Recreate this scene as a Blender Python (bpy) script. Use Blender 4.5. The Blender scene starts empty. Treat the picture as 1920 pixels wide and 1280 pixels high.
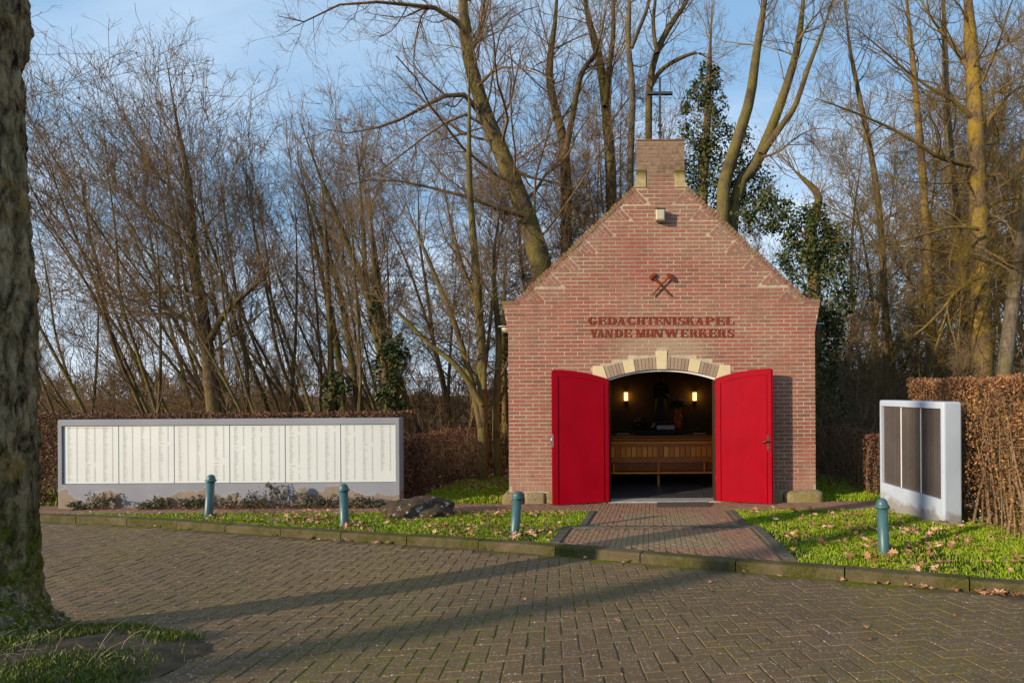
import bpy, bmesh, math, random
import numpy as np
from mathutils import Matrix, Vector, noise as mnoise

rnd = random.Random(7)
R_ = math.radians
C = bpy.context.scene.collection
scene = bpy.context.scene

# ------------------------------------------------------------------ camera
F_PX, PX, PY, ROLL, CAM_Z = 1080.0, 1222.0, 732.0, 0.006, 1.91
cam_d = bpy.data.cameras.new('camera')
cam = bpy.data.objects.new('camera', cam_d); C.objects.link(cam)
cam_d.sensor_fit = 'HORIZONTAL'; cam_d.sensor_width = 36.0
cam_d.lens = F_PX / 1920 * 36
cam_d.shift_x = -(PX - 960) / 1920
cam_d.shift_y = (PY - 640) / 1920
cam_d.clip_start = 0.05; cam_d.clip_end = 1500
cam.matrix_world = Matrix.Translation((0, 0, CAM_Z)) @ Matrix.Rotation(math.pi/2, 4, 'X') @ Matrix.Rotation(-ROLL, 4, 'Z')
scene.camera = cam

# ------------------------------------------------------------------ light
SUN_AZ, SUN_EL = R_(52), R_(15)      # sun stands behind the camera, to its left
to_sun = Vector((-math.sin(SUN_AZ)*math.cos(SUN_EL), -math.cos(SUN_AZ)*math.cos(SUN_EL), math.sin(SUN_EL)))
sun_d = bpy.data.lights.new('sun', 'SUN'); sun_d.energy = 4.1; sun_d.angle = R_(1.0); sun_d.color = (1.0, 0.85, 0.66)
sun = bpy.data.objects.new('sun', sun_d); C.objects.link(sun)
sun.rotation_euler = to_sun.to_track_quat('Z', 'Y').to_euler()
world = bpy.data.worlds.new('World'); scene.world = world; world.use_nodes = True
wn = world.node_tree; wl = wn.links
for n in list(wn.nodes): wn.nodes.remove(n)
wo = wn.nodes.new('ShaderNodeOutputWorld'); bg = wn.nodes.new('ShaderNodeBackground')
sky = wn.nodes.new('ShaderNodeTexSky'); sky.sky_type = 'NISHITA'; sky.sun_disc = False
sky.sun_elevation = SUN_EL; sky.sun_rotation = math.atan2(to_sun.x, to_sun.y)
sky.ozone_density = 2.0; sky.air_density = 1.0; sky.dust_density = 0.6
tc = wn.nodes.new('ShaderNodeTexCoord')
sep = wn.nodes.new('ShaderNodeSeparateXYZ'); wl.new(tc.outputs['Generated'], sep.inputs[0])
# project the view direction on a cloud layer so that the streaks flatten to the horizon
mx = wn.nodes.new('ShaderNodeMath'); mx.operation = 'MAXIMUM'; mx.inputs[1].default_value = 0.0
wl.new(sep.outputs['Z'], mx.inputs[0])
ad = wn.nodes.new('ShaderNodeMath'); ad.operation = 'ADD'; ad.inputs[1].default_value = 0.16; wl.new(mx.outputs[0], ad.inputs[0])
dv = wn.nodes.new('ShaderNodeVectorMath'); dv.operation = 'DIVIDE'
cb = wn.nodes.new('ShaderNodeCombineXYZ')
for i in range(3): wl.new(ad.outputs[0], cb.inputs[i])
wl.new(tc.outputs['Generated'], dv.inputs[0]); wl.new(cb.outputs[0], dv.inputs[1])
mp = wn.nodes.new('ShaderNodeMapping'); mp.inputs['Scale'].default_value = (0.55, 1.3, 0.0); mp.inputs['Rotation'].default_value = (0, 0, R_(12)); mp.inputs['Location'].default_value = (3.1, 0.4, 0)
wl.new(dv.outputs[0], mp.inputs[0])
nz = wn.nodes.new('ShaderNodeTexNoise'); nz.inputs['Scale'].default_value = 1.3; nz.inputs['Detail'].default_value = 7; nz.inputs['Roughness'].default_value = 0.52; nz.inputs['Distortion'].default_value = 0.3
wl.new(mp.outputs[0], nz.inputs['Vector'])
cr = wn.nodes.new('ShaderNodeValToRGB'); cr.color_ramp.elements[0].position = 0.46; cr.color_ramp.elements[1].position = 0.80
lowc = wn.nodes.new('ShaderNodeMapRange'); lowc.inputs[1].default_value = 0.02; lowc.inputs[2].default_value = 0.42; lowc.inputs[3].default_value = 0.24; lowc.inputs[4].default_value = 0.0
wl.new(sep.outputs['Z'], lowc.inputs[0])
adc = wn.nodes.new('ShaderNodeMath'); adc.operation = 'ADD'; wl.new(nz.outputs[0], adc.inputs[0]); wl.new(lowc.outputs[0], adc.inputs[1])
wl.new(adc.outputs[0], cr.inputs[0])
mulc = wn.nodes.new('ShaderNodeMath'); mulc.operation = 'MULTIPLY'; mulc.inputs[1].default_value = 0.9; wl.new(cr.outputs[0], mulc.inputs[0])
mixc = wn.nodes.new('ShaderNodeMix'); mixc.data_type = 'RGBA'
veil = wn.nodes.new('ShaderNodeMix'); veil.data_type = 'RGBA'; veil.inputs[0].default_value = 0.70; veil.inputs[7].default_value = (1.6, 2.85, 4.35, 1)
wl.new(sky.outputs[0], veil.inputs[6])
wl.new(mulc.outputs[0], mixc.inputs[0]); wl.new(veil.outputs[2], mixc.inputs[6])
mixc.inputs[7].default_value = (4.3, 4.95, 5.7, 1)
wl.new(mixc.outputs[2], bg.inputs[0]); bg.inputs[1].default_value = 0.145
wl.new(bg.outputs[0], wo.inputs[0])
vs = scene.view_settings
vs.view_transform = 'Standard'; vs.look = 'None'; vs.exposure = 0.5; vs.gamma = 1.0; vs.use_curve_mapping = False
scene.cycles.use_denoising = True
scene.cycles.max_bounces = 6

# ------------------------------------------------------------------ helpers
def W(x, y, z):
    """the point of the place that the photograph shows at pixel x, y, z metres in front of the camera"""
    dx, dy = x - PX, y - PY
    return Vector(((dx - ROLL*dy)/F_PX*z, z, CAM_Z - (dy + ROLL*dx)/F_PX*z))

def H_lawn(z): return 1.302 + 0.062*z
def lawn_z(y):
    """height of the ground beyond the kerb at distance y"""
    y = np.asarray(y, float)
    h = np.where(y < 10.0, 1.302 + 0.062*y, 1.302 + 0.62 + 0.012*(y-10))
    return CAM_Z - h
def road_z(y):
    y = np.asarray(y, float)
    return CAM_Z - np.where(y > 4.8, 1.302 + 0.062*y + 0.078, 1.149 + 0.11*y)
def ground_pt(x, y, road=False):
    """pixel on the lawn plane (or the road) -> point"""
    yy = (y - PY) + ROLL*(x - PX)
    if road:
        z = 1.41*F_PX/(yy - 0.062*F_PX)
        if z < 4.8: z = 1.179*F_PX/(yy - 0.11*F_PX)
        zz = float(road_z(z))
    else:
        z = 1.302*F_PX/(yy - 0.062*F_PX); zz = float(lawn_z(z))
    return Vector((((x-PX) - ROLL*(y-PY))/F_PX*z, z, zz))

def tag(o, label=None, cat=None, group=None, kind=None):
    if label: o['label'] = label
    if cat: o['category'] = cat
    if group: o['group'] = group
    if kind: o['kind'] = kind
    return o
def thing(name, label, cat, loc=(0,0,0), group=None):
    o = bpy.data.objects.new(name, None); o.empty_display_size = 0.1; C.objects.link(o); o.location = loc
    return tag(o, label, cat, group)

class MB:
    def __init__(s): s.v = []; s.f = []; s.m = []; s.sm = []
    def add(s, vs, fs, mi=0, smooth=False):
        b = len(s.v); s.v += [tuple(p) for p in vs]
        for f in fs: s.f.append([b+i for i in f]); s.m.append(mi); s.sm.append(smooth)
    def box(s, lo, hi, mi=0, mat=None, bev=0.0):
        x0,y0,z0 = lo; x1,y1,z1 = hi
        if bev > 0:
            b = bev; vs = []; 
            for z, ins in ((z0, b), (z0+b, 0), (z1-b, 0), (z1, b)):
                xa,xb,ya,yb = x0+ins, x1-ins, y0+ins, y1-ins
                vs += [(xa+(b if ins==0 else 0),ya,z),(xb-(b if ins==0 else 0),ya,z),(xb,ya+(b if ins==0 else 0),z),(xb,yb-(b if ins==0 else 0),z),(xb-(b if ins==0 else 0),yb,z),(xa+(b if ins==0 else 0),yb,z),(xa,yb-(b if ins==0 else 0),z),(xa,ya+(b if ins==0 else 0),z)] if ins==0 else [(xa,ya,z),(xb,ya,z),(xb,ya,z),(xb,yb,z),(xb,yb,z),(xa,yb,z),(xa,yb,z),(xa,ya,z)]
            fs = [[7,6,5,4,3,2,1,0],[24,25,26,27,28,29,30,31]]
            for r in range(3):
                for i in range(8):
                    j=(i+1)%8; fs.append([r*8+i, r*8+j, r*8+8+j, r*8+8+i])
        else:
            vs = [(x0,y0,z0),(x1,y0,z0),(x1,y1,z0),(x0,y1,z0),(x0,y0,z1),(x1,y0,z1),(x1,y1,z1),(x0,y1,z1)]
            fs = [[3,2,1,0],[4,5,6,7],[0,1,5,4],[1,2,6,5],[2,3,7,6],[3,0,4,7]]
        if mat is not None: vs = [mat @ Vector(p) for p in vs]
        s.add(vs, fs, mi)
    def prism(s, poly, y0, y1, mi=0, bev=0.0, mat=None, back=True):
        """poly in x,z (counter-clockwise seen from the camera, -y); front at y0, back at y1"""
        n = len(poly); cx = sum(p[0] for p in poly)/n; cz = sum(p[1] for p in poly)/n
        if bev > 0:
            inn = []
            for (x, z) in poly:
                dx, dz = cx-x, cz-z
                inn.append((x + math.copysign(min(bev, abs(dx)*0.5), dx), z + math.copysign(min(bev, abs(dz)*0.5), dz)))
            vs = [(x,y0,z) for x,z in inn] + [(x,y0+bev*0.8,z) for x,z in poly] + [(x,y1,z) for x,z in poly]
            fs = [list(range(n))]
            for r in (0,1):
                for i in range(n):
                    j=(i+1)%n; fs.append([r*n+j, r*n+i, r*n+n+i, r*n+n+j])
            if back: fs.append(list(range(3*n-1, 2*n-1, -1)))
        else:
            vs = [(x,y0,z) for x,z in poly] + [(x,y1,z) for x,z in poly]
            fs = [list(range(n))] + [[(i+1)%n, i, n+i, n+(i+1)%n] for i in range(n)]
            if back: fs.append(list(range(2*n-1, n-1, -1)))
        if mat is not None: vs = [mat @ Vector(p) for p in vs]
        s.add(vs, fs, mi)
    def lathe(s, prof, c=(0,0,0), seg=20, mi=0, mat=None, smooth=True, sx=1, sy=1):
        vs = []; n = len(prof)
        for r, z in prof:
            for k in range(seg):
                a = 2*math.pi*k/seg; vs.append((c[0]+r*math.cos(a)*sx, c[1]+r*math.sin(a)*sy, c[2]+z))
        fs = [[i*seg+k, i*seg+(k+1)%seg, (i+1)*seg+(k+1)%seg, (i+1)*seg+k] for i in range(n-1) for k in range(seg)]
        if mat is not None: vs = [mat @ Vector(p) for p in vs]
        b = len(s.v); s.add(vs, fs, mi, smooth)
        s.f.append([b+k for k in range(seg-1,-1,-1)]); s.m.append(mi); s.sm.append(False)
        s.f.append([b+(n-1)*seg+k for k in range(seg)]); s.m.append(mi); s.sm.append(False)
    def tube(s, pts, rad, seg=6, mi=0):
        P = [Vector(p) for p in pts]; n = len(P); vs = []
        for i, p in enumerate(P):
            t = (P[min(i+1,n-1)] - P[max(i-1,0)]).normalized()
            u = t.cross(Vector((0.31,0.2,0.93)));
            if u.length < 1e-3: u = t.cross(Vector((1,0,0)))
            u.normalize(); w = t.cross(u); r = rad[i] if hasattr(rad,'__len__') else rad
            for k in range(seg):
                a = 2*math.pi*k/seg; vs.append(p + u*(r*math.cos(a)) + w*(r*math.sin(a)))
        fs = [[i*seg+k, i*seg+(k+1)%seg, (i+1)*seg+(k+1)%seg, (i+1)*seg+k] for i in range(n-1) for k in range(seg)]
        fs += [list(range(seg-1,-1,-1)), list(range((n-1)*seg, n*seg))]
        s.add(vs, fs, mi, True)
    def mesh(s, name, mats):
        me = bpy.data.meshes.new(name); me.from_pydata(s.v, [], s.f)
        for m in (mats if isinstance(mats,(list,tuple)) else [mats]): me.materials.append(m)
        me.polygons.foreach_set('material_index', s.m); me.polygons.foreach_set('use_smooth', s.sm)
        me.update(); return me
    def build(s, name, mats, parent=None, kind=None, loc=None):
        return place(name, s.mesh(name, mats), parent, kind, loc)
def place(name, me, parent=None, kind=None, loc=None):
    o = bpy.data.objects.new(name, me); C.objects.link(o)
    if parent is not None:
        o.parent = parent
    if loc is not None: o.location = loc
    if kind: o['kind'] = kind
    return o
def np_mesh(name, V, F, mat, smooth=False):
    """V (n,3); F (m,k) all faces of k corners"""
    V = np.ascontiguousarray(V, np.float32); F = np.ascontiguousarray(F, np.int32)
    me = bpy.data.meshes.new(name); me.vertices.add(len(V)); me.vertices.foreach_set('co', V.ravel())
    k = F.shape[1]; me.loops.add(F.size); me.loops.foreach_set('vertex_index', F.ravel())
    me.polygons.add(len(F)); me.polygons.foreach_set('loop_start', np.arange(0, F.size, k, dtype=np.int32))
    if smooth: me.polygons.foreach_set('use_smooth', np.ones(len(F), bool))
    me.materials.append(mat); me.update(calc_edges=True); return me

# ------------------------------------------------------------------ materials
class NT:
    def __init__(s, name, rough=0.8, spec=0.3):
        s.m = bpy.data.materials.new(name); s.m.use_nodes = True; s.t = s.m.node_tree; s.n = s.t.nodes; s.l = s.t.links
        s.b = s.n['Principled BSDF']; s.b.inputs['Roughness'].default_value = rough; s.b.inputs['Specular IOR Level'].default_value = spec
        g = s.n.new('ShaderNodeNewGeometry'); s.pos = g.outputs['Position']; s.isl = g.outputs['Random Per Island']; s.nrm = g.outputs['Normal']
        s.oi = s.n.new('ShaderNodeObjectInfo').outputs['Random']
    def noise(s, scale, detail=4, rough=0.55, vec=None, dist=0.0, mapscale=None):
        n = s.n.new('ShaderNodeTexNoise'); n.inputs['Scale'].default_value = scale; n.inputs['Detail'].default_value = detail
        n.inputs['Roughness'].default_value = rough; n.inputs['Distortion'].default_value = dist
        v = vec or s.pos
        if mapscale:
            m = s.n.new('ShaderNodeMapping'); m.inputs['Scale'].default_value = mapscale; s.l.new(v, m.inputs[0]); v = m.outputs[0]
        s.l.new(v, n.inputs['Vector']); return n.outputs[0]
    def voro(s, scale, feature='F1', vec=None):
        n = s.n.new('ShaderNodeTexVoronoi'); n.feature = feature; n.inputs['Scale'].default_value = scale
        s.l.new(vec or s.pos, n.inputs['Vector']); return n.outputs[0], n.outputs.get('Color')
    def ramp(s, src, stops):
        r = s.n.new('ShaderNodeValToRGB'); e = r.color_ramp.elements
        while len(e) < len(stops): e.new(0.5)
        for i, (p, c) in enumerate(stops):
            e[i].position = p; e[i].color = (c, c, c, 1) if not hasattr(c, '__len__') else (*c, 1)
        s.l.new(src, r.inputs[0]); return r.outputs[0]
    def math(s, op, a, b=None, c=None):
        n = s.n.new('ShaderNodeMath'); n.operation = op
        for i, v in enumerate((a, b, c)):
            if v is None: continue
            if isinstance(v, (int, float)): n.inputs[i].default_value = v
            else: s.l.new(v, n.inputs[i])
        return n.outputs[0]
    def mix(s, fac, a, b, mode='MIX'):
        n = s.n.new('ShaderNodeMix'); n.data_type = 'RGBA'; n.blend_type = mode
        for i, v in ((0, fac), (6, a), (7, b)):
            if isinstance(v, (int, float)): n.inputs[i].default_value = v
            elif isinstance(v, (tuple, list)): n.inputs[i].default_value = (*v, 1)
            else: s.l.new(v, n.inputs[i])
        return n.outputs[2]
    def rand(s): return s.math('FRACT', s.math('ADD', s.isl, s.oi))
    def xyz(s, i, vec=None):
        n = s.n.new('ShaderNodeSeparateXYZ'); s.l.new(vec or s.pos, n.inputs[0]); return n.outputs[i]
    def bump(s, h, strength=0.4, dist=0.01):
        n = s.n.new('ShaderNodeBump'); n.inputs['Strength'].default_value = strength; n.inputs['Distance'].default_value = dist
        s.l.new(h, n.inputs['Height']); s.l.new(n.outputs[0], s.b.inputs['Normal']); return s
    def col(s, c):
        if isinstance(c, (tuple, list)): s.b.inputs['Base Color'].default_value = (*c, 1)
        else: s.l.new(c, s.b.inputs['Base Color'])
        return s
    def rgh(s, r): s.l.new(r, s.b.inputs['Roughness']); return s

def m_plain(name, c, rough=0.6, var=0.15, scale=12, bump=0.1, spec=0.3, metallic=0):
    t = NT(name, rough, spec); n = t.noise(scale, 5)
    lo = tuple(v*(1-var) for v in c); hi = tuple(min(1, v*(1+var)) for v in c)
    t.col(t.ramp(n, [(0.3, lo), (0.7, hi)])); t.b.inputs['Metallic'].default_value = metallic
    if bump: t.bump(t.noise(scale*4, 4), bump, 0.004)
    return t.m

def m_brick():
    t = NT('brick_red', 0.9, 0.15); r = t.rand()
    base = t.ramp(r, [(0.0, (0.24,0.062,0.042)), (0.2, (0.30,0.075,0.055)), (0.4, (0.20,0.07,0.05)), (0.6, (0.31,0.095,0.07)), (0.78, (0.22,0.10,0.07)), (0.9, (0.15,0.06,0.045)), (1.0, (0.34,0.08,0.055))])
    grain = t.noise(70, 5, 0.7); base = t.mix(0.35, base, t.ramp(grain, [(0.3,(0.12,0.05,0.035)),(0.7,(0.40,0.18,0.13))]), 'MIX')
    # lime bloom in cloudy patches and streaks
    bl = t.math('MULTIPLY', t.ramp(t.noise(0.9, 5, 0.6), [(0.42,0),(0.62,1)]), t.ramp(t.noise(26, 4, 0.6, mapscale=(0.4,1,1)), [(0.35,0.15),(0.6,1)]))
    base = t.mix(t.math('MULTIPLY', bl, 0.5), base, (0.29,0.195,0.13))
    z = t.xyz(2); x = t.xyz(0)
    # grey bleached field above the door arch, worn brown top of the stub
    ax = t.math('ABSOLUTE', t.math('SUBTRACT', x, 0.17))
    arch = t.math('MULTIPLY', t.math('SUBTRACT', 1.0, t.math('SMOOTHSTEP', ax, 0.55, 1.35) if False else t.ramp(ax, [(0.5,0.0),(1.0,1.0)])), t.math('MULTIPLY', t.ramp(t.math('MULTIPLY', z, 0.2), [(0.44,0),(0.47,1)]), t.ramp(t.math('MULTIPLY', z, 0.2), [(0.545,1),(0.585,0)])))
    base = t.mix(t.math('MULTIPLY', arch, t.ramp(t.noise(3.5, 4), [(0.3,0.55),(0.6,1)])), base, (0.30,0.21,0.135))
    low = t.ramp(t.math('MULTIPLY', z, 0.5), [(0.10,1),(0.5,0)])
    base = t.mix(t.math('MULTIPLY', low, t.ramp(t.noise(2.2,4), [(0.35,0.1),(0.65,0.75)])), base, (0.36,0.225,0.16))
    top = t.ramp(t.math('MULTIPLY', z, 0.125), [(0.665,0),(0.715,1)])
    base = t.mix(t.math('MULTIPLY', top, t.ramp(t.noise(4,5), [(0.3,0.5),(0.6,1)])), base, t.ramp(t.noise(9,5), [(0.35,(0.07,0.045,0.025)),(0.5,(0.17,0.10,0.055)),(0.66,(0.28,0.19,0.11))]))
    dsl = t.math('SUBTRACT', t.math('ADD', t.math('MULTIPLY', ax, 0.687), t.math('MULTIPLY', z, 0.726)), 4.19)
    edge = t.math('MULTIPLY', t.ramp(t.math('ADD', dsl, 1.0), [(0.45,0),(0.95,1)]), t.ramp(t.math('MULTIPLY', z, 0.125), [(0.40,0),(0.44,1)]))
    base = t.mix(t.math('MULTIPLY', edge, t.ramp(t.noise(3.0,6,0.65), [(0.36,0.15),(0.6,0.8)])), base, t.ramp(t.noise(16,5,0.6), [(0.3,(0.16,0.095,0.06)),(0.7,(0.30,0.21,0.15))]))
    base = t.mix(t.math('MULTIPLY', t.ramp(t.noise(1.1,6,0.7,mapscale=(1.6,1,0.5)), [(0.55,0),(0.70,0.55)]), t.ramp(t.noise(40,4), [(0.3,0.4),(0.6,1)])), base, (0.13,0.075,0.055))
    t.col(base).bump(t.noise(90, 5, 0.7), 0.5, 0.006); return t.m
def m_mortar():
    t = NT('lime_mortar', 0.95, 0.1); z = t.xyz(2)
    c = t.ramp(t.noise(8, 6, 0.65), [(0.3,(0.34,0.265,0.175)),(0.7,(0.48,0.39,0.275))])
    top = t.ramp(t.math('MULTIPLY', z, 0.125), [(0.66,0),(0.71,0.8)])
    c = t.mix(top, c, (0.20,0.14,0.08))
    c = t.mix(t.ramp(t.noise(1.3,6,0.7),[(0.5,0),(0.68,0.6)]), c, (0.20,0.14,0.095))
    t.col(c).bump(t.noise(150,4,0.7), 0.5, 0.004); return t.m
def m_coping():
    t = NT('coping_brick_weathered', 0.95, 0.1); r = t.rand()
    c = t.ramp(r, [(0,(0.25,0.095,0.065)),(0.35,(0.17,0.075,0.05)),(0.7,(0.28,0.14,0.10)),(1,(0.21,0.12,0.08))])
    c = t.mix(t.ramp(t.noise(5,5), [(0.42,0),(0.62,0.85)]), c, t.ramp(t.noise(30,4),[(0.3,(0.13,0.10,0.03)),(0.7,(0.26,0.19,0.10))]))
    t.col(c).bump(t.noise(60,5,0.7), 0.7, 0.01); return t.m
def m_arch_brick():
    t = NT('brick_buff', 0.92, 0.12); r = t.rand()
    c = t.ramp(r, [(0,(0.27,0.19,0.13)),(0.5,(0.33,0.235,0.16)),(1,(0.24,0.16,0.115))])
    c = t.mix(0.3, c, t.ramp(t.noise(60,5,0.7), [(0.3,(0.14,0.09,0.06)),(0.7,(0.42,0.33,0.24))]))
    t.col(c).bump(t.noise(80,4), 0.4, 0.005); return t.m
def m_cream():
    t = NT('cream_stone', 0.85, 0.15)
    t.col(t.mix(t.ramp(t.noise(6,5),[(0.45,0),(0.75,0.4)]), (0.56,0.45,0.27), (0.42,0.32,0.18))).bump(t.noise(50,4),0.2,0.004); return t.m
def m_stub_stone():
    t = NT('lichen_stone', 0.9, 0.1); z = t.xyz(2)
    c = t.ramp(t.noise(14,5),[(0.3,(0.28,0.20,0.09)),(0.7,(0.42,0.33,0.17))])
    g = t.ramp(t.math('MULTIPLY', t.math('ADD', z, t.math('MULTIPLY', t.noise(20,3),0.12)), 0.125), [(0.697,0),(0.712,1)])
    c = t.mix(g, c, (0.07,0.06,0.006)); t.col(c).bump(t.noise(60,4),0.5,0.005); return t.m
def m_plinth():
    t = NT('plinth_stone', 0.92, 0.12); r = t.rand()
    c = t.ramp(r, [(0,(0.20,0.14,0.07)),(0.3,(0.27,0.20,0.10)),(0.55,(0.24,0.19,0.12)),(0.8,(0.21,0.12,0.06)),(1,(0.30,0.24,0.13))])
    c = t.mix(t.ramp(t.noise(7,6,0.65),[(0.4,0),(0.62,0.85)]), c, t.ramp(t.noise(25,4),[(0.35,(0.10,0.075,0.04)),(0.65,(0.36,0.30,0.17))]))
    c = t.mix(t.ramp(t.noise(4.5,5),[(0.52,0),(0.66,0.7)]), c, (0.20,0.17,0.03))
    t.col(c).bump(t.noise(40,6,0.7),0.8,0.02); return t.m
def m_door():
    t = NT('red_door_paint', 0.5, 0.08)
    t.col(t.ramp(t.noise(2.5,4),[(0.3,(0.265,0.0008,0.007)),(0.7,(0.32,0.001,0.010))])).bump(t.noise(34,4,0.6,mapscale=(1,1,0.07)),0.22,0.004); t.rgh(t.ramp(t.noise(5,5,0.6,mapscale=(1,1,0.3)),[(0.3,0.38),(0.7,0.6)])); return t.m
def m_wall_paint(name, tan=True):
    t = NT(name, 0.75, 0.25); z = t.xyz(2)
    c = t.ramp(t.noise(1.6,5),[(0.3,(0.195,0.198,0.222)),(0.7,(0.23,0.232,0.255))])
    c = t.mix(t.ramp(t.noise(16,6,0.7),[(0.58,0),(0.72,0.35)]), c, (0.27,0.26,0.25))
    if tan:
        hh = t.math('SUBTRACT', t.math('ADD', z, 0.05), t.math('MULTIPLY', t.ramp(t.noise(0.85,6,0.66,mapscale=(1,1,0.7)),[(0.36,0.0),(0.60,1.0)]), 0.40))
        pe = t.ramp(hh, [(0.0,1),(0.022,0)])
        rim = t.math('MULTIPLY', t.ramp(hh, [(0.015,0),(0.02,1)]), t.ramp(hh, [(0.035,1),(0.05,0)]))
        c = t.mix(t.math('MULTIPLY',rim,0.25), c, (0.36,0.35,0.34))
        c = t.mix(t.math('MULTIPLY', pe, 0.75), c, t.ramp(t.noise(7,6,0.65),[(0.3,(0.17,0.11,0.06)),(0.7,(0.25,0.165,0.095))]))
    t.col(c).bump(t.noise(40,5),0.15,0.004); return t.m
def m_monument():
    t = NT('pale_blue_grey_paint', 0.7, 0.25); z = t.xyz(2)
    c = t.ramp(t.noise(2.2,5),[(0.3,(0.36,0.41,0.475)),(0.7,(0.42,0.465,0.525))])
    hh = t.math('SUBTRACT', z, t.math('MULTIPLY', t.noise(5,5,0.6), 0.45))
    c = t.mix(t.ramp(hh,[(0.0,0.8),(0.09,0)]), c, (0.22,0.19,0.14))
    t.col(c).bump(t.noise(45,5),0.12,0.004); return t.m
def m_panel():
    t = NT('cream_enamel_panel', 0.45, 0.35)
    t.col(t.ramp(t.noise(0.8,4),[(0.3,(0.49,0.505,0.485)),(0.7,(0.55,0.565,0.545))])); return t.m
def m_taupe():
    t = NT('taupe_panel', 0.5, 0.3)
    t.col(t.ramp(t.noise(2.0,4),[(0.3,(0.075,0.062,0.055)),(0.7,(0.10,0.083,0.073))])); return t.m
def m_paver():
    t = NT('concrete_paver', 0.9, 0.2); r = t.rand()
    c = t.ramp(r, [(0,(0.195,0.115,0.060)),(0.35,(0.24,0.145,0.078)),(0.7,(0.21,0.125,0.066)),(0.9,(0.27,0.165,0.09)),(1,(0.165,0.105,0.062))])
    c = t.mix(t.ramp(t.noise(1.1,5,0.6),[(0.35,0),(0.65,0.6)]), c, (0.23,0.152,0.05))
    c = t.mix(t.ramp(t.noise(120,4,0.7),[(0.35,0.5),(0.6,0)]), c, (0.035,0.03,0.024))
    c = t.mix(t.ramp(t.noise(0.45,5,0.65),[(0.42,0.6),(0.6,0)]), c, (0.12,0.078,0.048))
    # exposed pale grit
    d, cc = t.voro(62); d2, c2 = t.voro(36)
    sp = t.math('MULTIPLY', t.ramp(d,[(0.26,1),(0.36,0)]), t.ramp(t.xyz(0,cc),[(0.60,0),(0.64,1)]))
    c = t.mix(t.math('MULTIPLY',sp,0.75), c, (0.40,0.35,0.28))
    sp2 = t.math('MULTIPLY', t.ramp(d2,[(0.15,1),(0.22,0)]), t.ramp(t.xyz(1,c2),[(0.80,0),(0.82,1)]))
    c = t.mix(t.math('MULTIPLY',sp2,0.8), c, (0.62,0.57,0.48))
    mo = t.math('MULTIPLY', t.ramp(t.noise(0.75,4),[(0.42,0),(0.62,1)]), t.ramp(t.noise(22,5,0.65),[(0.46,0),(0.64,0.7)]))
    c = t.mix(mo, c, (0.17,0.145,0.018))
    t.col(c).bump(t.noise(140,5,0.75),0.7,0.006); return t.m
def m_bed():
    t = NT('mossy_joint', 0.95, 0.1)
    mo = t.ramp(t.noise(0.8,4,0.55),[(0.44,0),(0.60,1)])
    c = t.mix(mo, t.ramp(t.noise(40,5),[(0.3,(0.085,0.06,0.032)),(0.7,(0.15,0.105,0.058))]), t.ramp(t.noise(30,5),[(0.3,(0.08,0.078,0.006)),(0.7,(0.20,0.19,0.012))]))
    t.col(c).bump(t.noise(60,5,0.7),0.6,0.01); return t.m
def m_kerb():
    t = NT('kerb_concrete', 0.92, 0.15)
    c = t.ramp(t.noise(9,6,0.65),[(0.3,(0.075,0.056,0.030)),(0.7,(0.14,0.105,0.055))])
    c = t.mix(t.ramp(t.noise(2.4,5,0.6),[(0.38,0),(0.58,0.9)]), c, t.ramp(t.noise(40,4),[(0.3,(0.028,0.028,0.005)),(0.7,(0.085,0.078,0.014))]))
    d, cc = t.voro(120); sp = t.math('MULTIPLY', t.ramp(d,[(0.2,1),(0.3,0)]), t.ramp(t.xyz(0,cc),[(0.75,0),(0.8,1)]))
    c = t.mix(t.math('MULTIPLY',sp,0.5), c, (0.36,0.32,0.24))
    t.col(c).bump(t.noise(90,5,0.7),0.6,0.008); return t.m
def m_pathbrick(name, stops):
    t = NT(name, 0.9, 0.15); r = t.rand()
    c = t.ramp(r, stops); c = t.mix(0.3, c, t.ramp(t.noise(55,5,0.7),[(0.3,(0.15,0.085,0.05)),(0.7,(0.38,0.24,0.16))]))
    c = t.mix(t.ramp(t.noise(1.4,5,0.6),[(0.5,0),(0.68,0.6)]), c, (0.22,0.17,0.075))
    t.col(c).bump(t.noise(90,4,0.7),0.5,0.005); return t.m
def m_grass(name='grass_blade', dry=0.12):
    t = NT(name, 0.6, 0.25); r = t.rand()
    c = t.ramp(r, [(0,(0.12,0.21,0.006)),(0.35,(0.20,0.31,0.008)),(0.7,(0.28,0.38,0.010)),(1-dry,(0.34,0.40,0.015)),(1-dry*0.4,(0.38,0.32,0.06)),(1,(0.42,0.33,0.13))])
    c = t.mix(t.ramp(t.noise(1.3,4),[(0.4,0),(0.7,0.6)]), c, (0.27,0.31,0.014))
    c = t.mix(t.ramp(t.noise(3.2,5,0.6),[(0.55,0),(0.72,0.75)]), c, (0.14,0.155,0.012))
    t.col(c); t.b.inputs['Transmission Weight'].default_value = 0.0
    return t.m
def m_soil():
    t = NT('turf_soil', 0.95, 0.1)
    c = t.mix(t.ramp(t.noise(6,5),[(0.4,0),(0.6,1)]), (0.045,0.06,0.012), (0.055,0.045,0.02)); t.col(c).bump(t.noise(40,5),0.7,0.02); return t.m
def m_litter():
    t = NT('leaf_litter_floor', 0.95, 0.1)
    c = t.ramp(t.noise(18,6,0.7),[(0.25,(0.05,0.032,0.018)),(0.55,(0.13,0.08,0.042)),(0.8,(0.21,0.125,0.07))])
    c = t.mix(t.ramp(t.noise(0.35,4),[(0.5,0),(0.62,0.7)]), c, (0.06,0.085,0.02)); t.col(c).bump(t.noise(25,6,0.7),1.0,0.05); return t.m
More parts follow.
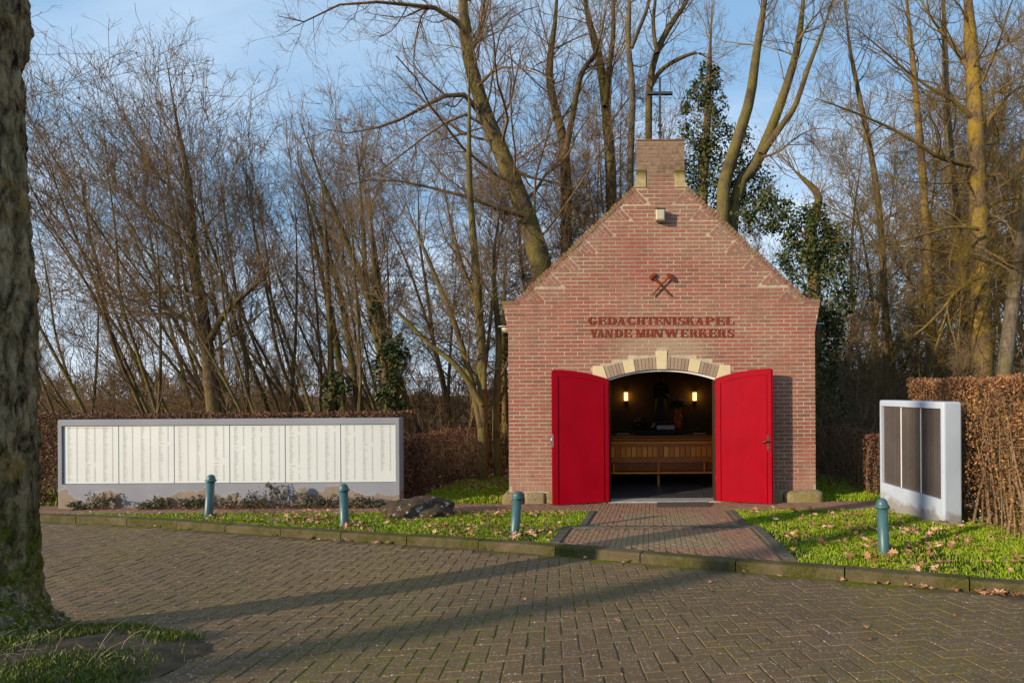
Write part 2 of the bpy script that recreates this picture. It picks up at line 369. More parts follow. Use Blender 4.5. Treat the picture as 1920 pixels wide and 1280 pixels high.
def m_bark(name, a, b, lich, amount=0.5, scale=6.0):
    t = NT(name, 0.95, 0.08)
    n = t.noise(scale*3, 6, 0.7, mapscale=(1,1,0.35))
    c = t.ramp(n, [(0.36, a), (0.64, b)])
    c = t.mix(t.ramp(t.noise(1.6,5,0.65,mapscale=(1,1,0.5)),[(0.48,0),(0.62,0.6)]), c, tuple(v*0.55 for v in a))
    l = t.math('MULTIPLY', t.ramp(t.noise(scale*0.35,4,0.6),[(0.62-amount*0.3,0),(0.78-amount*0.3,1)]), t.ramp(t.noise(scale*5,4),[(0.35,0.3),(0.6,1)]))
    c = t.mix(l, c, lich); t.col(c).bump(n, 0.7, 0.03); return t.m
def m_oldbark():
    """the near trunk: grey lichen crust on the bark, orange lichen spots, moss at the foot"""
    t = NT('mossy_furrowed_bark', 0.95, 0.08); z = t.xyz(2)
    fur = t.noise(17, 7, 0.68, mapscale=(1,1,0.3), dist=0.6)
    c = t.ramp(fur, [(0.40,(0.034,0.024,0.012)),(0.5,(0.21,0.15,0.078)),(0.61,(0.42,0.32,0.18))])
    g = t.math('MULTIPLY', t.ramp(t.noise(5,5,0.65),[(0.40,0),(0.60,1)]), t.ramp(t.noise(75,4,0.75),[(0.42,0),(0.6,1)]))
    c = t.mix(t.math('MULTIPLY', g, 0.4), c, (0.36,0.30,0.17))
    o = t.math('MULTIPLY', t.ramp(t.noise(4.2,5,0.6),[(0.56,0),(0.66,1)]), t.ramp(t.noise(38,4),[(0.42,0),(0.56,1)]))
    c = t.mix(t.math('MULTIPLY', o, 0.8), c, (0.36,0.21,0.02))
    hz = t.math('ADD', z, t.math('MULTIPLY', t.noise(2.6,5,0.6), -0.9))
    mo = t.math('MULTIPLY', t.ramp(hz, [(0.45,1),(1.0,0.0)]) , t.ramp(t.noise(13,5,0.6),[(0.36,0),(0.56,1)]))
    c = t.mix(mo, c, t.ramp(t.noise(50,4),[(0.3,(0.05,0.055,0.006)),(0.7,(0.18,0.19,0.016))]))
    w = t.math('MULTIPLY', t.ramp(hz,[(0.12,1),(0.4,0)]), t.ramp(t.noise(46,5,0.7),[(0.56,0),(0.62,1)]))
    c = t.mix(t.math('MULTIPLY',w,0.8), c, (0.5,0.5,0.38))
    t.col(c).bump(t.math('ADD', fur, t.math('MULTIPLY', t.noise(80,5,0.7), 0.35)), 1.0, 0.05); return t.m
def m_boulder():
    t = NT('boulder_rock', 0.9, 0.15)
    c = t.ramp(t.noise(5,6,0.65),[(0.3,(0.035,0.024,0.017)),(0.7,(0.09,0.06,0.04))])
    d = t.noise(8,5,0.6); c = t.mix(t.ramp(d,[(0.60,0),(0.64,0.95)]), c, t.ramp(t.noise(50,4),[(0.3,(0.28,0.26,0.17)),(0.7,(0.45,0.42,0.30))]))
    c = t.mix(t.ramp(t.noise(6.5,5,0.6,mapscale=(1.3,1,1)),[(0.57,0),(0.63,0.9)]), c, (0.12,0.115,0.015))
    t.col(c).bump(t.noise(28,6,0.7),0.8,0.02); return t.m
def m_leaf(name, stops, trans=0.0):
    t = NT(name, 0.6, 0.25); c = t.ramp(t.rand(), stops); t.col(c); return t.m
def m_leaf2(name, stops):
    t = NT(name, 0.6, 0.25); c = t.ramp(t.rand(), stops); c = t.mix(t.ramp(t.noise(2.2,5,0.6),[(0.42,0.75),(0.58,0)]), c, (0.085,0.04,0.02)); t.col(c); return t.m
def m_wood():
    t = NT('oiled_pew_wood', 0.32, 0.45); r = t.rand()
    c = t.ramp(r,[(0,(0.42,0.085,0.006)),(0.5,(0.76,0.195,0.012)),(1,(0.92,0.34,0.035))])
    c = t.mix(0.15, c, t.ramp(t.noise(9,5,0.6,mapscale=(6,6,0.5)),[(0.3,(0.40,0.10,0.010)),(0.7,(0.80,0.24,0.022))])); t.col(c); return t.m

MAT = dict(
 brick=m_brick(), mortar=m_mortar(), coping=m_coping(), buff=m_arch_brick(), cream=m_cream(), stub=m_stub_stone(), plinth=m_plinth(),
 door=m_door(), wallpaint=m_wall_paint('grey_wall_paint'), monument=m_monument(), panel=m_panel(), taupe=m_taupe(),
 paver=m_paver(), bed=m_bed(), kerb=m_kerb(),
 redpath=m_pathbrick('red_path_brick',[(0,(0.26,0.125,0.075)),(0.4,(0.31,0.155,0.095)),(0.75,(0.28,0.165,0.10)),(1,(0.33,0.16,0.095))]),
 olivepath=m_pathbrick('olive_path_brick',[(0,(0.23,0.175,0.085)),(0.5,(0.28,0.21,0.11)),(1,(0.25,0.18,0.09))]),
 pathbed=m_plain('sandy_joint',(0.15,0.105,0.055),0.95,0.3,7,0.4),
 greystone=m_plain('grey_edging_stone',(0.10,0.085,0.06),0.9,0.3,10,0.5),
 grass=m_grass(), grass_rough=m_leaf('rough_grass_blade',[(0,(0.045,0.075,0.006)),(0.4,(0.09,0.13,0.010)),(0.72,(0.14,0.175,0.015)),(0.86,(0.22,0.18,0.06)),(1,(0.30,0.23,0.11))]), soil=m_soil(), litter=m_litter(),  # rough mound grass: darker and less green than the lawn, with dry blades
 oldbark=m_oldbark(), boulder=m_boulder(), wood=m_wood(),
 bark_brown=m_bark('bark_brown',(0.075,0.05,0.027),(0.17,0.115,0.062),(0.15,0.115,0.026),0.5),
 bark_green=m_bark('bark_green',(0.07,0.05,0.027),(0.165,0.118,0.065),(0.15,0.125,0.028),0.7),
 bark_yellow=m_bark('bark_yellow',(0.075,0.05,0.026),(0.21,0.145,0.078),(0.27,0.175,0.022),0.6),
 bark_grey=m_bark('bark_grey',(0.08,0.06,0.042),(0.19,0.15,0.105),(0.15,0.125,0.04),0.4),
 twig_red=m_bark('twig_red',(0.15,0.088,0.048),(0.30,0.19,0.105),(0.19,0.14,0.045),0.4),
 twig_brown=m_bark('twig_brown',(0.14,0.09,0.05),(0.29,0.195,0.115),(0.19,0.145,0.04),0.5),
 twig_yellow=m_bark('twig_yellow',(0.10,0.062,0.028),(0.22,0.145,0.065),(0.24,0.165,0.025),0.6),
 bollard=m_plain('blue_green_paint',(0.042,0.105,0.105),0.42,0.12,9,0.06,0.5),
 woodframe=m_plain('pew_frame_wood',(0.40,0.10,0.010),0.4,0.2,6,0.05,0.4), darkwood2=m_plain('pew_shelf_wood',(0.22,0.055,0.008),0.5,0.2,6,0.05),
 darkwood=m_plain('dark_brown_wood',(0.05,0.022,0.010),0.5,0.2,9,0.1),
 iron=m_plain('dark_iron',(0.035,0.035,0.042),0.6,0.2,20,0.2,0.4),
 rust=m_plain('rusty_steel',(0.17,0.030,0.012),0.85,0.35,25,0.4,0.2),
 steel=m_plain('worn_steel',(0.5,0.49,0.47),0.35,0.15,30,0.1,0.5,0.9),
 bronze=m_plain('dark_bronze_handle',(0.10,0.06,0.035),0.4,0.25,30,0.1,0.5,0.7),
 white=m_plain('white_paint',(0.74,0.72,0.66),0.5,0.05,8,0.05),
 ink=m_plain('print_ink',(0.27,0.26,0.23),0.8,0.1,8,0.0),
 ink_light=m_plain('engraved_line',(0.05,0.04,0.036),0.8,0.1,8,0.0),
 greylamp=m_plain('grey_lamp_metal',(0.30,0.31,0.32),0.5,0.1,10,0.05,0.4),
 darklamp=m_plain('dark_lamp_hood',(0.05,0.055,0.065),0.5,0.1,10,0.05,0.4),
 lampglass=m_plain('frosted_lamp_glass',(0.42,0.37,0.25),0.35,0.06,10,0.03,0.5),
 rooftile=m_plain('dark_roof_tile',(0.06,0.045,0.04),0.8,0.3,8,0.4),
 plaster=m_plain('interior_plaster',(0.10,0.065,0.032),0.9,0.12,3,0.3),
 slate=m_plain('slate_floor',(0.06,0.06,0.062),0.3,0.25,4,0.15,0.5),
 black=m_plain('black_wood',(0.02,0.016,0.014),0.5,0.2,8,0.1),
 paper=m_plain('white_paper',(0.75,0.74,0.70),0.8,0.04,8,0.0),
 sill=m_plain('pale_threshold_stone',(0.30,0.285,0.25),0.8,0.15,8,0.2),
 mat=m_plain('dark_door_mat',(0.085,0.062,0.042),0.95,0.3,60,0.6),
 dirt=m_plain('bare_earth',(0.085,0.055,0.03),0.95,0.4,9,0.9),
 petal=m_plain('white_petal',(0.8,0.8,0.76),0.7,0.03,8,0.0),
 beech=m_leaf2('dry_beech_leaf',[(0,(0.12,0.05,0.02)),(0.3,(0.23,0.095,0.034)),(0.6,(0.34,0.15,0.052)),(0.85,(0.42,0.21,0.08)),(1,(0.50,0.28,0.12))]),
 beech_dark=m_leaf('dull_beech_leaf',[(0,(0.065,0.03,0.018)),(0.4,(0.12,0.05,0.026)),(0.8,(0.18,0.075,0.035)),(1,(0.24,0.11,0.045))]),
 oakleaf=m_leaf('fallen_leaf_tan',[(0,(0.18,0.075,0.03)),(0.3,(0.34,0.16,0.075)),(0.6,(0.46,0.25,0.13)),(0.85,(0.55,0.33,0.19)),(1,(0.26,0.10,0.04))]),
 ivy=m_leaf('ivy_leaf',[(0,(0.016,0.028,0.007)),(0.4,(0.038,0.056,0.012)),(0.75,(0.07,0.088,0.02)),(0.9,(0.11,0.11,0.03)),(1,(0.16,0.115,0.05))]),
 shrubleaf=m_leaf('grey_green_shrub_leaf',[(0,(0.05,0.05,0.025)),(0.4,(0.09,0.085,0.045)),(0.7,(0.13,0.12,0.065)),(1,(0.19,0.14,0.08))]),
)

# ================================================================== GROUND
AX = 0.173                        # the chapel's axis
FY = 9.82                         # the chapel's front wall
kerb_px = [(95,968),(170,971),(290,976),(394,984),(560,995),(718,1005),(842,1013),(983,1022),(1143,1035),(1327,1051),(1543,1067),(1796,1088),(1920,1099)]
kp = [ground_pt(x, y) for x, y in kerb_px]
KX = np.array([p.x for p in kp]); KY = np.array([p.y for p in kp])
KX = np.concatenate([[-24, -13], KX, [5.2, 9, 20]]); KY = np.concatenate([[11.2, 9.3], KY, [4.05, 3.2, 1.6]])
def kerb_y(x): return np.interp(x, KX, KY)

# lawn sheet (beyond the kerb), woodland floor behind, road bed in front
def sheet(name, xs, yfun, zfun, rows, mat, kind='structure'):
    V = []; nx = len(xs)
    for t in rows:
        for x in xs: 
            y = yfun(x, t); V.append((x, y, zfun(x, y)))
    F = [(j*nx+i, j*nx+i+1, (j+1)*nx+i+1, (j+1)*nx+i) for j in range(len(rows)-1) for i in range(nx-1)]
    me = np_mesh(name, np.array(V), np.array(F), mat, True)
    return place(name, me, None, kind)
def lump(x, y): return 0.012*mnoise.noise(Vector((x*1.3, y*1.3, 0)))
xs = np.unique(np.concatenate([np.linspace(-24,-9,20), np.linspace(-9,5,140), np.linspace(5,20,20)]))
lawn = sheet('lawn', xs, lambda x, t: float(kerb_y(x)) + 0.05 + t*(11.6-float(kerb_y(x))), lambda x, y: float(lawn_z(y)) - 0.014 + lump(x, y), np.linspace(0,1,50), MAT['soil'])
def far_z(x, y):
    z = float(lawn_z(y)) + 0.05*mnoise.noise(Vector((x*0.5,y*0.5,3)))
    if y > 30: z += 0.010*(y-30)
    if x > 3.5: z += 0.07*min(x-3.5, 8)*min(1,(y-11)/5)
    return z
xs2 = np.linspace(-70, 60, 90)
floor_w = sheet('woodland_floor', xs2, lambda x, t: 11.4 + 90*t**1.8, lambda x, y: far_z(x, y) - (0.03 if y < 11.8 else 0.0), np.linspace(0,1,50), MAT['litter'])
road = sheet('road', xs, lambda x, t: -12 + t*(float(kerb_y(x))+0.02+12), lambda x, y: float(road_z(y)) - 0.0056, np.unique(np.concatenate([np.linspace(0,0.55,8), np.linspace(0.55,1,70)])), MAT['bed'])
outer = MB()
outer.add([(-400,-300,-2.0),(400,-300,-2.0),(400,600,-2.0),(-400,600,-2.0)], [[0,1,2,3]])
outer.build('ground', MAT['litter'], kind='structure')

# ---- pavers in herringbone bond
def paver_mesh(seed):
    rr = random.Random(seed); m = MB(); L, B, D = 0.2/2, 0.098/2, 0.06
    b = 0.0045
    def ring(dx, z): return [(-L+dx,-B+dx,z),(L-dx,-B+dx,z),(L-dx,B-dx,z),(-L+dx,B-dx,z)]
    vs = ring(0,-D)+ring(0,-b)+ring(b*0.9,-0.001+rr.uniform(-.0015,.0015))
    fs = [[8,9,10,11]] + [[r*4+i, r*4+(i+1)%4, r*4+4+(i+1)%4, r*4+4+i] for r in (0,1) for i in range(4)]
    m.add(vs, fs); return m
pv_mb = [paver_mesh(i) for i in range(4)]
pv_me = [m.mesh('paver', MAT['paver']) for m in pv_mb]
psi = R_(9.5); cp, sp_ = math.cos(psi), math.sin(psi)
pavers = []
Wd = 0.105
def add_paver(u, v, ang):
    x = u*cp - v*sp_; y = u*sp_ + v*cp + 4.0
    # the bond bends a little towards the right, as laid by eye
    y += 0.012*math.sin(x*1.1)
    if y > float(kerb_y(x)) - 0.115 or y < 2.3: return
    xp = PX + x/y*F_PX
    if xp < -260 or xp > 2180: return
    pavers.append((x, y, ang + psi))
for a in range(-180, 160):
    for b_ in range(-130, 130):
        # standard herringbone of 2x1 stones on a grid of cells
        k = (a - b_) % 4
        if k == 0: add_paver((a+1)*Wd, (b_+0.5)*Wd, 0)
# (second set: upright stones)
for a in range(-180, 160):
    for b_ in range(-130, 130):
        if (a - b_) % 4 == 3: add_paver((a+0.5)*Wd, (b_+1.0)*Wd, math.pi/2)
def paver_matrix(x, y, ang):
    s = (float(road_z(y+0.05)) - float(road_z(y-0.05)))/0.1
    tilt = Matrix.Rotation(math.atan(s) + rnd.gauss(0,0.004), 4, 'X') @ Matrix.Rotation(rnd.gauss(0,0.004), 4, 'Y')
    return Matrix.Translation((x, y, float(road_z(y)) + rnd.gauss(0,0.0008))) @ tilt @ Matrix.Rotation(ang + rnd.gauss(0,0.008), 4, 'Z')
def vis(p):
    xp = PX + p[0]/p[1]*F_PX; yp = PY + (CAM_Z - float(road_z(p[1])))/p[1]*F_PX
    return 95 < xp < 1915 and yp < 1275
pavers.sort(key=lambda p: (0 if vis(p) else 1, p[1]))
rest = MB()
for i, p in enumerate(pavers):
    M = paver_matrix(*p); k = rnd.randrange(4)
    if i < 300:
        o = place('paver', pv_me[k], road); o.matrix_world = M
    else:
        rest.add([M @ Vector(v) for v in pv_mb[k].v], pv_mb[k].f)
rest.build('paving', MAT['paver'], road, 'stuff')

# ---- kerb
kerb = bpy.data.objects.new('kerb', None); C.objects.link(kerb); kerb['kind'] = 'structure'
KD = np.concatenate([[0], np.cumsum(np.hypot(np.diff(KX), np.diff(KY)))])
joint_x = [ground_pt(x, 1000 + (x-700)*0.08).x for x in ()]
def kat(d): return np.interp(d, KD, KX), np.interp(d, KD, KY)
d0 = float(np.interp(-10.5, KX, KD)); d1 = float(np.interp(4.4, KX, KD)); dd = d0
dk = [d0]
while dk[-1] < d1: dk.append(dk[-1] + 0.985)
for a, b in zip(dk[:-1], dk[1:]):
    m = MB(); n = 6; prof = [(0.0,-0.16),(0.0,-0.018),(0.006,-0.005),(0.018,0.002),(0.125,0.004),(0.13,-0.16)]
    vs = []; dz = rnd.uniform(-0.004,0.004); sh = rnd.uniform(-0.004,0.004)
    for i in range(n+1):
        d = a + 0.006 + (b-a-0.012)*i/n
        x, y = kat(d); x2, y2 = kat(d+0.05); x1, y1 = kat(d-0.05); tx, ty = x2-x1, y2-y1; L = math.hypot(tx,ty); nx_, ny_ = -ty/L, tx/L
        zg = float(lawn_z(y)) + 0.012 + dz
        for (o_, h_) in prof:
            w = 0.004*mnoise.noise(Vector((d*9, h_*30, o_*30)))
            vs.append((x + nx_*(o_+sh+w), y + ny_*(o_+sh+w), zg + h_ + w*0.6))
    k = len(prof); fs = [[i*k+j, (i+1)*k+j, (i+1)*k+j+1, i*k+j+1] for i in range(n) for j in range(k-1)]
    fs += [list(range(k)), list(range((n+1)*k-1, n*k-1, -1))]
    m.add(vs, fs, 0, False); m.build('kerbstone', MAT['kerb'], kerb)

# ---- brick path along the chapel and the forecourt
path = bpy.data.objects.new('path', None); C.objects.link(path); path['kind'] = 'structure'
PATH_Y0, PATH_Y1 = 8.85, 9.78
UP = (-0.95, 1.25, 7.50); LO = (-1.09, 1.31, 5.2)
bedm = MB()
def quad_bed(x0, x1, y0, y1, n=14):
    vs = []; 
    for i in range(n+1):
        x = x0 + (x1-x0)*i/n
        ya = max(y0, float(kerb_y(x))+0.12) if y0 is None or y0 < 8 else y0
        vs += [(x, ya, float(lawn_z(ya))-0.002), (x, y1, float(lawn_z(y1))-0.002)]
    bedm.add(vs, [[2*i, 2*i+2, 2*i+3, 2*i+1] for i in range(n)])
quad_bed(-12, 5.6, PATH_Y0, PATH_Y1+0.1); quad_bed(UP[0], UP[1], 7.4, PATH_Y0); quad_bed(LO[0]-.1, LO[1]+.1, 5.0, 7.4)
bedm.build('path_bed', MAT['pathbed'], path)
def pb_mb(L, B):
    m = MB(); b = 0.004
    def ring(dx, z): return [(-B/2+dx,-L/2+dx,z),(B/2-dx,-L/2+dx,z),(B/2-dx,L/2-dx,z),(-B/2+dx,L/2-dx,z)]
    m.add(ring(0,-0.05)+ring(0,0.001)+ring(b,0.0045), [[8,9,10,11]]+[[r*4+i, r*4+(i+1)%4, r*4+4+(i+1)%4, r*4+4+i] for r in (0,1) for i in range(4)]); return m
PB = pb_mb(0.196, 0.056); PBr = PB.mesh('path_brick', MAT['redpath']); PBo = PB.mesh('path_brick', MAT['olivepath'])
pbs = []
def olive(x, y): return (-0.42 < x < 0.75 and 7.75 < y < 8.6) or (-0.5 < x < 0.78 and 6.15 < y < 6.95)
def frame_o(x, y): return olive(x, y) and not ((-0.32 < x < 0.65 and 7.85 < y < 8.5) or (-0.4 < x < 0.68 and 6.25 < y < 6.85))
ix = 0
for i in range(int((5.6+12)/0.061)):
    x = -12 + 0.03 + i*0.061
    for j in range(60):
        y = 5.0 + j*0.204 + (0.102 if i % 2 else 0)
        inside = (PATH_Y0+0.05 < y < PATH_Y1+0.04) or (UP[0]+0.12 < x < UP[1]-0.12 and 7.58 < y <= PATH_Y0+0.05) or (LO[0]+0.08 < x < LO[1]-0.06 and y < 7.30 and y > float(kerb_y(x)) + 0.26)
        if not inside: continue
        if y < PATH_Y0 and olive(x, y) and not frame_o(x, y) and False: continue
        pbs.append((x, y, olive(x, y)))
pbs.sort(key=lambda p: p[1])
restr, resto = MB(), MB()
for i, (x, y, ol) in enumerate(pbs):
    s = (float(lawn_z(y+0.05)) - float(lawn_z(y-0.05)))/0.1
    turn = rnd.gauss(0,0.012)
    if frame_o(x, y): turn += 0
    M = Matrix.Translation((x + rnd.gauss(0,0.001), y, float(lawn_z(y)) + rnd.gauss(0,0.0012))) @ Matrix.Rotation(math.atan(s)+rnd.gauss(0,0.006), 4, 'X') @ Matrix.Rotation(turn, 4, 'Z')
    if i < 300:
        o = place('path_brick', PBo if ol else PBr, path); o.matrix_world = M
    else: (resto if ol else restr).add([M @ Vector(v) for v in PB.v], PB.f)
restr.build('path_paving', MAT['redpath'], path, 'stuff')
if resto.v: resto.build('path_pattern_paving', MAT['olivepath'], path, 'stuff')
def edging(x0, x1, y0, y1, n, name='edging_stone'):
    for i in range(n):
        if abs(x1-x0) > abs(y1-y0): xa, xb, ya, yb = x0+(x1-x0)*i/n+0.004, x0+(x1-x0)*(i+1)/n-0.004, y0, y1
        else: xa, xb, ya, yb = x0, x1, y0+(y1-y0)*i/n+0.004, y0+(y1-y0)*(i+1)/n-0.004
        m = MB(); zc = float(lawn_z((ya+yb)/2)); s = (float(lawn_z(yb)) - float(lawn_z(ya)))/(yb-ya)
        m.box((xa-(xa+xb)/2, ya-(ya+yb)/2, -0.08), (xb-(xa+xb)/2, yb-(ya+yb)/2, 0.014), bev=0.006, mat=Matrix.Translation(((xa+xb)/2,(ya+yb)/2,zc)) @ Matrix.Rotation(math.atan(s),4,'X'))
        m.build(name, MAT['greystone'], path)
edging(-1.15, 1.38, 7.39, 7.50, 4)
edging(LO[0]-0.07, LO[0]+0.05, 6.46, 7.385, 2); edging(LO[1]-0.03, LO[1]+0.08, 5.62, 7.385, 3)
edging(UP[0]-0.01, UP[0]+0.08, 7.505, PATH_Y0, 2); edging(UP[1]-0.08, UP[1]+0.01, 7.505, PATH_Y0, 2)

# ================================================================== CHAPEL
chapel = thing('chapel', 'small red brick memorial chapel with stepped gable, lettering and open red doors', 'chapel', (AX, FY, 0.0))
HW, ZSH, ZTOP, ZG, SW = 2.614, 3.39, 6.16, 5.36, 0.41      # half width, shoulder, stub top, gable top, stub half width
R_IN, ZSP, OH = 2.80, 2.12, 0.918
ZC = ZSP - math.sqrt(R_IN**2 - OH**2)
def arch(x, r): return ZC + math.sqrt(r*r - x*x)
XS = HW + 0.09
slope0 = (2.50, ZSH + 0.02); slope1 = (SW+0.03, ZG)
sd = Vector((slope1[0]-slope0[0], slope1[1]-slope0[1])); SL = sd.length; sd.normalize()
# front wall core with its arched opening and its corbelled shoulders
out = [(-OH,0.0),(-OH,ZSP)] + [(-OH+2*OH*i/24, arch(-OH+2*OH*i/24, R_IN)) for i in range(1,24)] + [(OH,ZSP),(OH,0.0),(HW,0.0),(HW,2.90),(XS,ZSH),(slope0[0],ZSH),(slope1[0],ZG),(SW,ZG),(SW,ZTOP),(-SW,ZTOP),(-SW,ZG),(-slope1[0],ZG),(-slope0[0],ZSH),(-XS,ZSH),(-HW,2.90),(-HW,0.0)]
m = MB(); m.prism(out[::-1][::-1], 0.0, 0.30); fw = m.build('front_wall', MAT['mortar'], chapel)
bm = bmesh.new(); bm.from_mesh(fw.data); bmesh.ops.recalc_face_normals(bm, faces=bm.faces); bm.to_mesh(fw.data); bm.free()

def clip(poly, a, b, c):
    """keep a*x + b*z >= c"""
    o = []
    for i in range(len(poly)):
        p, q = poly[i], poly[(i+1)%len(poly)]; dp, dq = a*p[0]+b*p[1]-c, a*q[0]+b*q[1]-c
        if dp >= 0: o.append(p)
        if dp*dq < 0:
            t = dp/(dp-dq); o.append((p[0]+(q[0]-p[0])*t, p[1]+(q[1]-p[1])*t))
    return o
def area(p): return abs(sum(p[i][0]*p[(i+1)%len(p)][1]-p[(i+1)%len(p)][0]*p[i][1] for i in range(len(p))))/2 if len(p) > 2 else 0
bricks = []                       # (poly, is_full)
ROW = 0.0671; BP = 0.22; JO = 0.0135
NW = 7; wl_ = SL/NW               # wedges of braided brickwork along the slopes
def wedge_inner(z):
    """half-plane of the inner edge of the wedge at height z: returns foot and normal"""
    k = min(NW-1, max(0, int((z - slope0[1])/(sd.y*wl_))))
    B = (slope0[0]+sd.x*wl_*(k+1), slope0[1]+sd.y*wl_*(k+1)); return B
z = 0.305; row = 0
while z < ZTOP - 0.02:
    zt = z + ROW - JO; zm = z + ROW/2
    if zm < 2.90: hw = HW
    elif zm < ZSH: hw = HW + 0.09*min(1, math.ceil((zm-2.90)/ROW)*ROW/(ZSH-2.90))
    elif zm < ZG: hw = slope0[0] + (slope1[0]-slope0[0])*(zm-slope0[1])/(slope1[1]-slope0[1])
    else: hw = SW
    off = (row % 2)*BP/2 + rnd.uniform(-0.006, 0.006)
    n = int(hw/BP)+2
    for i in range(-n, n+1):
        x0 = i*BP + off + rnd.uniform(-0.003,0.003); x1 = x0 + BP - JO
        jz = rnd.uniform(-0.0012, 0.0012); q = [(x0,z+jz),(x1,z+jz),(x1,zt+jz),(x0,zt+jz)]; full = area(q)
        q = clip(q, 1, 0, -hw+0.002); q = clip(q, -1, 0, -hw+0.002)
        if slope0[1]+0.02 < zm < ZG:
            B = wedge_inner(zm - 0.001); pr = (-sd.y, -sd.x) if False else None
            # inner edge of the wedge runs from B at right angles to the slope; keep the side of the wall axis
            ax_, az_ = sd.x, sd.y          # along slope (up, towards axis)
            q = clip(q, ax_, az_, ax_*B[0]+az_*B[1]-0.0) if False else q
            # right side: points p with (p-B).sd >= 0 lie beyond the wedge
            q = clip(q, ax_, az_, ax_*B[0]+az_*B[1]+0.004) if len(q) > 2 else q
            q = clip(q, -ax_, az_, ax_*B[0]+az_*B[1]+0.004) if len(q) > 2 else q
        if zm < ZSP + 0.0:
            xa = OH + 0.012
        elif zm < ZC + R_IN + 0.235:
            ro = R_IN + 0.235; t = ro*ro - (z - ZC)**2; xa = math.sqrt(t) if t > 0 else 0
            xa = max(xa, OH+0.26) if zm < 2.345 else xa
            xa = min(xa, 1.185)
        else: xa = 0
        if ZSP < zm < 2.62 and xa < 0.092: xa = 0.092
        if len(q) < 3: continue
        if ZG < zm < ZG + 0.34:      # stone corner blocks of the stub
            q = clip(q, 1, 0, -SW+0.175); q = clip(q, -1, 0, -SW+0.175)
        parts = [q]
        if xa > 0: parts = [clip(q, 1, 0, xa), clip(q, -1, 0, xa)]
        for p in parts:
            if len(p) >= 3 and area(p) > 0.0012: bricks.append((p, area(p) > 0.97*full, zm))
    z += ROW; row += 1
# soldier course on the plinth
for sgn in (-1, 1):
    x = OH + 0.015
    while x < HW - 0.06:
        p = [(x,0.205),(x+0.056,0.205),(x+0.056,0.296),(x,0.296)]
        if sgn < 0: p = [(-a, b) for a, b in p][::-1]
        bricks.append((p, False, 0.25)); x += 0.0655
# braided wedges
for sgn in (-1, 1):
    for k in range(NW):
        A = Vector((slope0[0]+sd.x*wl_*k, slope0[1]+sd.y*wl_*k)); B = Vector((slope0[0]+sd.x*wl_*(k+1), slope0[1]+sd.y*wl_*(k+1)))
        nrm = Vector((-sd.y, sd.x))          # candidate normal
        if nrm.x > 0 or True:
            nrm = Vector((-sd.y, sd.x)) if (-sd.y) < 0 and sd.x > 0 else Vector((-sd.y, sd.x))
        inward = Vector((-abs(sd.y), -abs(sd.x)))   # perpendicular to the slope, down and towards the axis
        j = 0; s = 0.0
        while s + 0.058 < wl_ + 0.03:
            o_ = A + sd*s; off = -0.11 if j % 2 else 0.0; t = off
            while t < 0.9:
                c0 = o_ + inward*max(t,0); c1 = o_ + inward*(t+BP-JO)
                q = [tuple(c0), tuple(c0+sd*0.0576), tuple(c1+sd*0.0576), tuple(c1)]
                q = clip(q, 0, 1, A.y + 0.004)
                if len(q) > 2: q = clip(q, -sd.x, -sd.y, -(sd.x*B.x+sd.y*B.y)+0.002)
                if len(q) > 2: q = clip(q, 1, 0, 0.02)
                if len(q) > 2 and area(q) > 0.0012:
                    if area(q) > 0:
                        sa = sum(q[i][0]*q[(i+1)%len(q)][1]-q[(i+1)%len(q)][0]*q[i][1] for i in range(len(q)))
                        if sa < 0: q = q[::-1]
                    if sgn < 0: q = [(-a, b) for a, b in q][::-1]
                    bricks.append((q, False, A.y))
                t += BP
            s += ROW; j += 1
full_me = []
for v in range(5):
    m = MB(); rr = random.Random(v)
    w, h = BP-JO, ROW-JO; e = lambda: rr.uniform(-0.002, 0.002)
    m.prism([(-w/2+e(),-h/2+e()*.6),(e(),-h/2+e()*.6),(w/2+e(),-h/2+e()*.6),(w/2+e(),h/2+e()*.6),(e(),h/2+e()*.6),(-w/2+e(),h/2+e()*.6)], -0.0045, 0.02, bev=0.0028, back=False); full_me.append(m.mesh('brick', MAT['brick']))
restb = MB(); nb = 0
for q, full, zm in bricks:
    if full and nb < 300 and 0.3 < zm < 2.0:
        cx = sum(p[0] for p in q)/len(q); cz = sum(p[1] for p in q)/len(q)
        o = place('brick', full_me[rnd.randrange(5)], fw); o.location = (cx, rnd.gauss(0,0.0012), cz); nb += 1
    else:
        pr = rnd.gauss(0, 0.0012)
        if not full: q = [(a + rnd.uniform(-.0015,.0015), b + rnd.uniform(-.001,.001)) for a, b in q]
        restb.prism(q, -0.0045+pr, 0.02, bev=0.0028, back=False)
restb.build('brickwork', MAT['brick'], fw, 'stuff')

